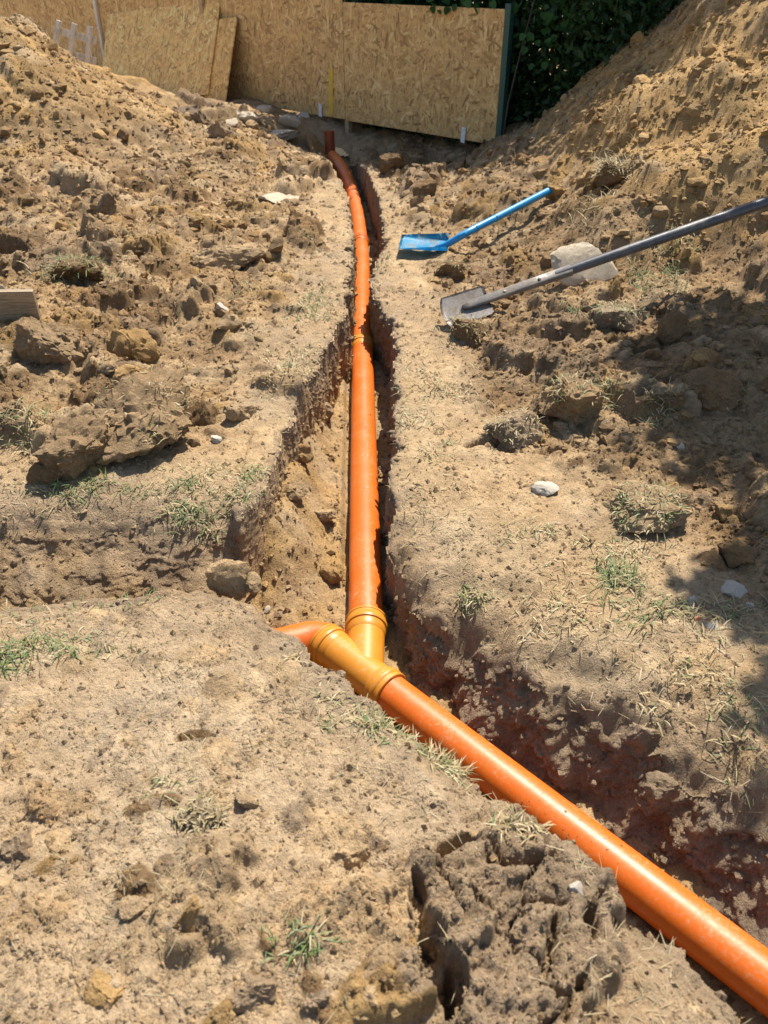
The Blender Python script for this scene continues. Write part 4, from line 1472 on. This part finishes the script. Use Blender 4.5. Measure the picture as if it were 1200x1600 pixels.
TUFTS = [  # px, py, rx px, ry px, blades, green share, length
    (125, 757, 60, 18, 420, .75, .055), (285, 760, 25, 14, 150, .8, .04), (345, 745, 45, 14, 220, .55, .04), (320, 808, 50, 22, 480, .6, .055), (390, 765, 16, 28, 300, .35, .06),
    (25, 1015, 45, 26, 520, .8, .045), (140, 1010, 60, 22, 170, .55, .035), (60, 960, 80, 20, 120, .5, .045), (200, 940, 60, 10, 90, .5, .05), (100, 930, 60, 8, 90, .5, .05),
    (502, 475, 16, 34, 260, .55, .07), (470, 498, 26, 12, 120, .7, .05), (455, 570, 22, 30, 260, .15, .07), (290, 285, 24, 22, 160, .5, .08), (108, 425, 40, 12, 160, .6, .09),
    (200, 370, 18, 22, 120, .4, .08), (36, 660, 22, 26, 260, .25, .08), (385, 455, 20, 12, 80, .6, .06), (490, 380, 16, 10, 60, .6, .06), (485, 590, 30, 60, 220, .15, .06),
    (575, 1138, 45, 18, 420, .3, .045), (700, 1160, 45, 22, 900, .4, .06), (770, 1215, 50, 34, 1300, .25, .065), (818, 1245, 22, 40, 700, .15, .07), (745, 1180, 40, 16, 500, .3, .07), (640, 1130, 50, 14, 260, .2, .04),
    (965, 905, 34, 34, 420, .55, .07), (1020, 945, 30, 20, 160, .4, .06), (1035, 410, 26, 32, 380, .55, .10), (1000, 445, 16, 16, 160, .65, .08), (893, 485, 14, 10, 110, .55, .07),
    (690, 605, 26, 14, 220, .1, .05), (617, 625, 12, 16, 180, .5, .05), (650, 660, 30, 30, 240, .1, .05), (740, 935, 26, 14, 240, .3, .045), (680, 705, 30, 16, 130, .2, .045),
    (472, 1478, 36, 20, 120, .75, .05), (275, 1235, 36, 26, 70, .7, .03), (985, 860, 50, 20, 170, .1, .06), (900, 960, 60, 40, 240, .08, .05), (830, 830, 50, 14, 120, .1, .06),
    (590, 415, 10, 26, 160, .4, .06), (700, 600, 40, 40, 160, .1, .05), (1150, 960, 50, 30, 260, .3, .07), (1160, 1130, 40, 50, 260, .25, .06), (1010, 630, 30, 16, 200, .3, .08),
    (945, 605, 20, 12, 120, .5, .07), (720, 510, 24, 10, 120, .3, .06), (1140, 620, 20, 12, 90, .4, .07), (960, 270, 20, 20, 160, .0, .16), (925, 320, 26, 14, 120, .0, .12),
    (810, 1290, 22, 20, 160, .1, .045), (540, 1100, 40, 20, 120, .1, .035), (480, 1030, 30, 20, 60, .1, .03), (720, 1120, 60, 12, 240, .2, .055), (610, 230, 30, 16, 60, .0, .14),
    (1060, 1040, 70, 60, 260, .06, .05), (650, 780, 40, 60, 160, .08, .04), (870, 900, 60, 40, 160, .05, .045), (330, 790, 60, 20, 100, .2, .04), (60, 775, 60, 20, 100, .2, .05)]
bases, lens, cols = [], [], []
for px, py, rx, ry, n, g, ln in TUFTS:
    x, y = ray_ground(px, py)
    mp = px_size(x, y)
    k = max(.2, (ground_at(x, y) - EYE) / -math.hypot(y, 1.8))
    n = int(n * .8)
    r = np.sqrt(rng.random(n)) ; a = rng.uniform(0, 2 * np.pi, n)
    clump = rng.normal(0, 1, (14, 2)) * .75
    pick = rng.integers(0, 14, n)
    ox = (.5 * r * np.cos(a) + clump[pick, 0]) * rx * mp; oy = (.5 * r * np.sin(a) + clump[pick, 1]) * ry * mp / k * .8
    X = x + ox; Y = np.clip(y + oy, .45, 13)
    sdv = sample(SDJ, X, Y)
    m = sdv > 0.004
    X, Y = X[m], Y[m]
    bases.append(np.stack([X, Y, sample(Z, X, Y) - .003], -1)); lens.append(np.full(len(X), ln))
    isg = rng.random(len(X)) < g
    c = np.where(isg[:, None], GREENS[rng.integers(0, 4, len(X))], STRAWS[rng.integers(0, 4, len(X))]) * rng.uniform(.75, 1.2, (len(X), 1))
    cols.append(c)
B_ = np.concatenate(bases); L_ = np.concatenate(lens); C_ = np.concatenate(cols)
me = blades(B_, L_, .0032 + .0004 * np.hypot(B_[:, 1], 1.8), .75, C_, 'grass')
gr = link(bpy.data.objects.new('grass', me))
tag(gr, 'sparse green and straw coloured grass tufts on the banks', 'grass', kind='stuff')

# dry straw lying about, thickest on the trodden banks
n = 6500
y = np.exp(rng.uniform(math.log(1.3), math.log(9), n * 3)) - .75
x = rng.uniform(-.55, .55, n * 3) * (y * CP + EYE * SP)
ok = (sample(SDJ, x, y) > .004) & (rng.random(n * 3) < np.clip(.75 - .75 * sample(ROUGH, x, y), .06, 1) * np.clip(.15 + sample(m2, x, y) + .5 * (sample(SD, x, y) < .25), .05, 1))
x, y = x[ok][:n], y[ok][:n]
base = np.stack([x, y, sample(Z, x, y) + .003], -1)
me = blades(base, .045, .0010 + .0005 * np.hypot(y, 1.8), 1.45, STRAWS[rng.integers(0, 4, len(x))] * rng.uniform(.55, .95, (len(x), 1)), 'straw_litter', .75)
st = link(bpy.data.objects.new('straw_litter', me))
tag(st, 'dry straw scattered over the trodden banks', 'straw', kind='stuff')

# grass rooted on the sods
SODS = {'big overturned': (260, .12, .045), 'grass covered': (520, .3, .038), 'dark sod with green': (220, .6, .09), 'grey turf clod': (300, .05, .04), 'wide smooth': (240, .25, .06),
        'dark tufted': (260, 0, .14), 'dry grey root': (260, 0, .025), 'flat dark sod': (120, .2, .05), 'dark sod just': (140, .15, .05), 'mossy grey': (260, .35, .05)}
bpy.context.view_layer.update()
for o in list(COL.objects):
    lab = o.get('label', '')
    for key, (n, g, ln) in SODS.items():
        if o.name.startswith('soil_clod') and lab.startswith(key):
            M = np.array(o.matrix_world)
            v = np.empty(len(o.data.vertices) * 3, np.float32); o.data.vertices.foreach_get('co', v); v = v.reshape(-1, 3)
            up_ = v[v[:, 2] > .12]
            b = up_[rng.integers(0, len(up_), n)] + rng.normal(0, .03, (n, 3))
            b[:, 2] -= .04
            wpt = b @ M[:3, :3].T + M[:3, 3]
            isg = rng.random(n) < g
            c = np.where(isg[:, None], GREENS[rng.integers(0, 4, n)], STRAWS[rng.integers(0, 4, n)] * .85)
            me = blades(wpt, ln, .0036 + .0005 * np.hypot(wpt[:, 1], 1.8), .9, c, 'grass_tuft')
            t = link(bpy.data.objects.new('grass_tuft', me))
            t.parent = o; t.matrix_parent_inverse = o.matrix_world.inverted()
            t['kind'] = 'stuff'


# ------------------------------------------------------------------ hedge, vine, tree
def leaves_mesh(name, pos, size, cols, droop=.5, aspect=.5):
    n = len(pos)
    d = rng.normal(size=(n, 3)); d[:, 2] -= droop; d /= np.linalg.norm(d, axis=1, keepdims=True)
    u = np.cross(d, rng.normal(size=(n, 3))); u /= np.linalg.norm(u, axis=1, keepdims=True) + 1e-9
    w = np.cross(d, u)
    s = (size * rng.uniform(.6, 1.35, n))[:, None]
    p0 = pos; p1 = pos + d * s * .5 + u * s * aspect * .5 + w * s * .06; p2 = pos + d * s; p3 = pos + d * s * .5 - u * s * aspect * .5 + w * s * .06
    Vv = np.stack([p0, p1, p2, p3], 1).reshape(-1, 3)
    Ff = np.array([(0, 1, 2), (0, 2, 3)])[None] + (np.arange(n) * 4)[:, None, None]
    return mesh_np(name, Vv, Ff.reshape(-1, 3), LEAF, False, np.repeat(cols, 4, 0))


DARKS = np.array([(.028, .062, .018), (.035, .075, .022), (.022, .05, .016), (.05, .10, .028)])
h0 = FS + FD * 2.4 - FN * .9
hd = empty('hedge', (h0.x, h0.y, 0))
tag(hd, 'dense dark green hedge rising behind the end of the board fence', 'hedge')
nc = 1750
cs = np.stack([rng.uniform(-3.4, 6.5, nc), rng.uniform(-.75, .9, nc), rng.uniform(.05, 3.4, nc)], -1)
per = 95
off = rng.normal(0, .15, (nc, per, 3))
p_ = (cs[:, None] + off).reshape(-1, 3)
p_[:, 1] = np.where(p_[:, 0] < .35, np.maximum(p_[:, 1], -.74 + .3 * rng.random(len(p_))), p_[:, 1])
wp = np.stack([FD.x * p_[:, 0] - FN.x * p_[:, 1], FD.y * p_[:, 0] - FN.y * p_[:, 1], np.maximum(p_[:, 2], .02)], -1)
cc = np.repeat(DARKS[rng.integers(0, 4, nc)], per, 0) * rng.uniform(.7, 1.3, (nc * per, 1))
fo = link(bpy.data.objects.new('foliage', leaves_mesh('foliage', wp, .098, cc, .4, .46)), hd)
fo['kind'] = 'stuff'
for k in range(26):
    a = rng.uniform(-3.2, 6.4); b = rng.uniform(-.3, .35)
    q = FD * a - FN * b
    tp = q + Vector((rng.normal(0, .2), rng.normal(0, .2), rng.uniform(2.0, 3.0)))
    md = (q + tp) / 2 + Vector((rng.normal(0, .1), rng.normal(0, .1), 0))
    tube('stem', [q, md, tp], [.028, .018, .006], BARK, hd, 7)

bm = bmesh.new()
outline = [(0, 0), (.16, -.06), (.36, .02), (.46, .22), (.42, .46), (.26, .74), (0, 1.0)]
vl = [bm.verts.new((x, y, -.10 * abs(x) - .25 * y * y + .12 * abs(x) * 0)) for x, y in outline]
vr = [bm.verts.new((-x, y, -.10 * abs(x) - .25 * y * y)) for x, y in outline[1:-1]]
for a, b in zip(range(1, 6), range(2, 7)):
    pass
midv = [vl[0]] + [bm.verts.new((0, y, .03 - .25 * y * y)) for _, y in outline[2:-1]] + [vl[-1]]
L2 = vl[1:-1]; R2 = vr
for side in (L2, R2):
    bm.faces.new((vl[0], side[0], side[1], midv[1]))
    for i in range(1, 4): bm.faces.new((midv[i], side[i], side[i + 1], midv[i + 1]))
    bm.faces.new((midv[4], side[4], vl[-1]))
bmesh.ops.recalc_face_normals(bm, faces=bm.faces[:])
leafs = []
for col in ((.045, .11, .02), (.065, .145, .028), (.03, .075, .016)):
    me = bpy.data.meshes.new('vine_leaf'); bm.to_mesh(me)
    a = me.attributes.new('tint', 'FLOAT_COLOR', 'POINT')
    a.data.foreach_set('color', np.tile(np.array((*col, 1), np.float32), len(me.vertices)))
    for p in me.polygons: p.use_smooth = True
    me.materials.append(LEAF); leafs.append(me)
bm.free()
vn = empty('climbing_vine', FS + FD * 2.6 + FN * .05)
tag(vn, 'climbing vine with big heart shaped leaves over the green post', 'vine')
V0 = Vector(vn.location)
tube('stem', [(0, 0, 0), (.05, .05, .5), (.15, .1, 1.0), (.3, .15, 1.7)], [.012, .01, .008, .005], BARK, vn, 6)
def vine_leaf(pos, s):
    o = link(bpy.data.objects.new('leaf', leafs[rng.integers(3)]), vn)
    o.location = pos - V0
    o.scale = (s, s, s)
    o.rotation_euler = (rng.uniform(-2.6, -1.6), rng.uniform(-.5, .5), rng.uniform(-.8, .8))
for k in range(60):
    px = rng.uniform(795, 900); py = rng.uniform(-20, 105) if px < 860 else rng.uniform(-20, 50)
    s_ = at_fence(px)
    pos = FS + FD * s_ + FN * rng.uniform(-.25, .12)
    ang_ = math.atan(-(py - 800) / FPX) - PITCH
    pos.z = EYE + math.hypot(pos.x, pos.y) * math.tan(ang_) * .98
    vine_leaf(pos, rng.uniform(.05, .11))
vn2 = vn
for k in range(16):
    s_ = at_fence(rng.uniform(660, 790)); pos = FS + FD * s_ + FN * rng.uniform(-.06, .06); pos.z = rng.uniform(1.33, 1.46)
    vine_leaf(pos, rng.uniform(.05, .11))

# tree right of the picture, whose crown shades the right bank
tx, ty = 5.6, 5.0
tr = empty('tree', (tx, ty, .1))
tag(tr, 'leafy tree beside the right heap casting dappled shade', 'tree')
tube('trunk', [(0, 0, -.3), (.03, .02, .8), (-.05, .05, 1.8), (-.15, .1, 2.7), (-.1, .2, 3.6), (.1, .3, 4.6)], [.19, .15, .13, .115, .09, .03], BARK, tr, 14)
hx, hy = SUN.x / SUN.z, SUN.y / SUN.z
clus = []
for sx, sy, r, h, n in [(1.6, 2.35, .22, 3.9, 260), (1.85, 3.55, .45, 4.1, 1000), (2.2, 3.05, .45, 4.1, 900), (1.55, 3.2, .28, 4.0, 420), (2.05, 3.95, .45, 4.2, 1000), (2.6, 3.6, .55, 4.3, 900), (1.75, 3.45, .30, 4.0, 420), (1.55, 2.05, .26, 3.9, 330), (1.28, 2.12, .15, 3.8, 110),
                        (1.34, 1.62, .15, 3.7, 200), (1.85, 1.75, .30, 3.9, 420), (2.3, 2.6, .5, 4.1, 700), (3.2, 3.0, .7, 4.4, 900),
                        (1.45, 3.85, .22, 3.9, 170), (4.2, 3.6, .8, 5.0, 900)]:
    c = np.array((sx + hx * h, sy + hy * h, h))
    clus.append((c, r, n))
pos = np.concatenate([c + rng.normal(0, 1, (int(n * 1.5), 3)) * np.array((.5, .5, .45)) * r for c, r, n in clus])
cc = DARKS[rng.integers(0, 4, len(pos))] * rng.uniform(1.1, 1.9, (len(pos), 1))
cr = link(bpy.data.objects.new('crown', leaves_mesh('crown', pos - np.array((tx, ty, .1)), .115, cc, .3, .7)), tr)
for c, r, n in clus:
    c0 = Vector((-.12, .12, 2.6 + .35 * (c[2] - 3.6))); c1 = Vector(c) - Vector((tx, ty, .1))
    md = (c0 + c1) / 2 + Vector((0, 0, .25))
    tube('limb', [c0, md, c1], [.045, .026, .008], BARK, tr, 7)

crumbs('soil_crumbs', 3800, HEAP, 'angular lumps of soil covering the heaps and broken ground', [TAN, OCHRE, OCHRE, BROWN], .0058, .024, (-6, 6), (1.0, 11), shape='ico2', sink=-.15)


def specks(n, p0, p1, r0, label, rmin):
    """grains of soil lying on the top of a pipe"""
    p0 = np.array(p0); p1 = np.array(p1)
    d_ = (p1 - p0) / np.linalg.norm(p1 - p0)
    side = np.cross(d_, (0, 0, 1)); side /= np.linalg.norm(side)
    cen_ = rng.uniform(0, 1, 4)
    t = np.clip(cen_[rng.integers(0, 4, n)] + rng.normal(0, .03, n), 0, 1)
    a = rng.normal(0, .55, n)
    nrm = np.array((0, 0, 1))[None] * np.cos(a)[:, None] + side[None] * np.sin(a)[:, None]
    c = p0 + (p1 - p0) * t[:, None] + nrm * (r0 + .0005)
    r = rmin * (1 - rng.random(n)) ** -.4
    bv, bf = ICO[1]
    P = bv[None] * (1 + rng.uniform(-.35, .35, (n, len(bv), 1))) * np.minimum(r, rmin * 3)[:, None, None]
    P = P * np.array((1, 1, .6)) + c[:, None]
    f = bf[None] + (np.arange(n) * len(bv))[:, None, None]
    o = link(bpy.data.objects.new('soil_crumbs', mesh_np('soil_crumbs', P.reshape(-1, 3), f.reshape(-1, 3), SOIL, False, np.repeat((BROWN[None] * rng.uniform(.8, 1.5, (n, 1)))[:, None], len(bv), 1).reshape(-1, 3))))
    tag(o, label, 'crumbs', kind='stuff')


specks(60, n0 + Vector((0, .15, 0)), NEAR_END, PR, 'grains of soil on the long straight pipe', .0016)
specks(45, WYE + DLOW * .3, WYE + DLOW * 1.25, PR, 'grains of soil on the diagonal pipe', .0014)

# crumbs sticking to the cut sides of the trench
wp_ = np.concatenate([v for v, _ in WALLS]); wt_ = np.concatenate([t for _, t in WALLS])
pick = rng.integers(0, len(wp_), 14000)
pick = pick[(wp_[pick, 1] < 7) & (rng.random(len(pick)) < np.where(wp_[pick, 0] > -.3, 1.0, .55))]
c = wp_[pick]; n = len(c)
r = np.minimum(.014, .0022 * (1 - rng.random(n)) ** -.55) * (.5 + .22 * np.hypot(c[:, 1], 1.8))
bv, bf = ICO[1]
P = bv[None] * (1 + rng.uniform(-.35, .35, (n, len(bv), 1))) * rng.uniform(.7, 1.2, (n, 1, 3)) * r[:, None, None] + c[:, None]
f = bf[None] + (np.arange(n) * len(bv))[:, None, None]
o = link(bpy.data.objects.new('soil_crumbs', mesh_np('soil_crumbs', P.reshape(-1, 3), f.reshape(-1, 3), SOIL, False, np.repeat((wt_[pick] * rng.uniform(.85, 1.2, (n, 1)))[:, None], len(bv), 1).reshape(-1, 3))))
tag(o, 'crumbs of soil clinging to the cut trench walls', 'crumbs', kind='stuff')
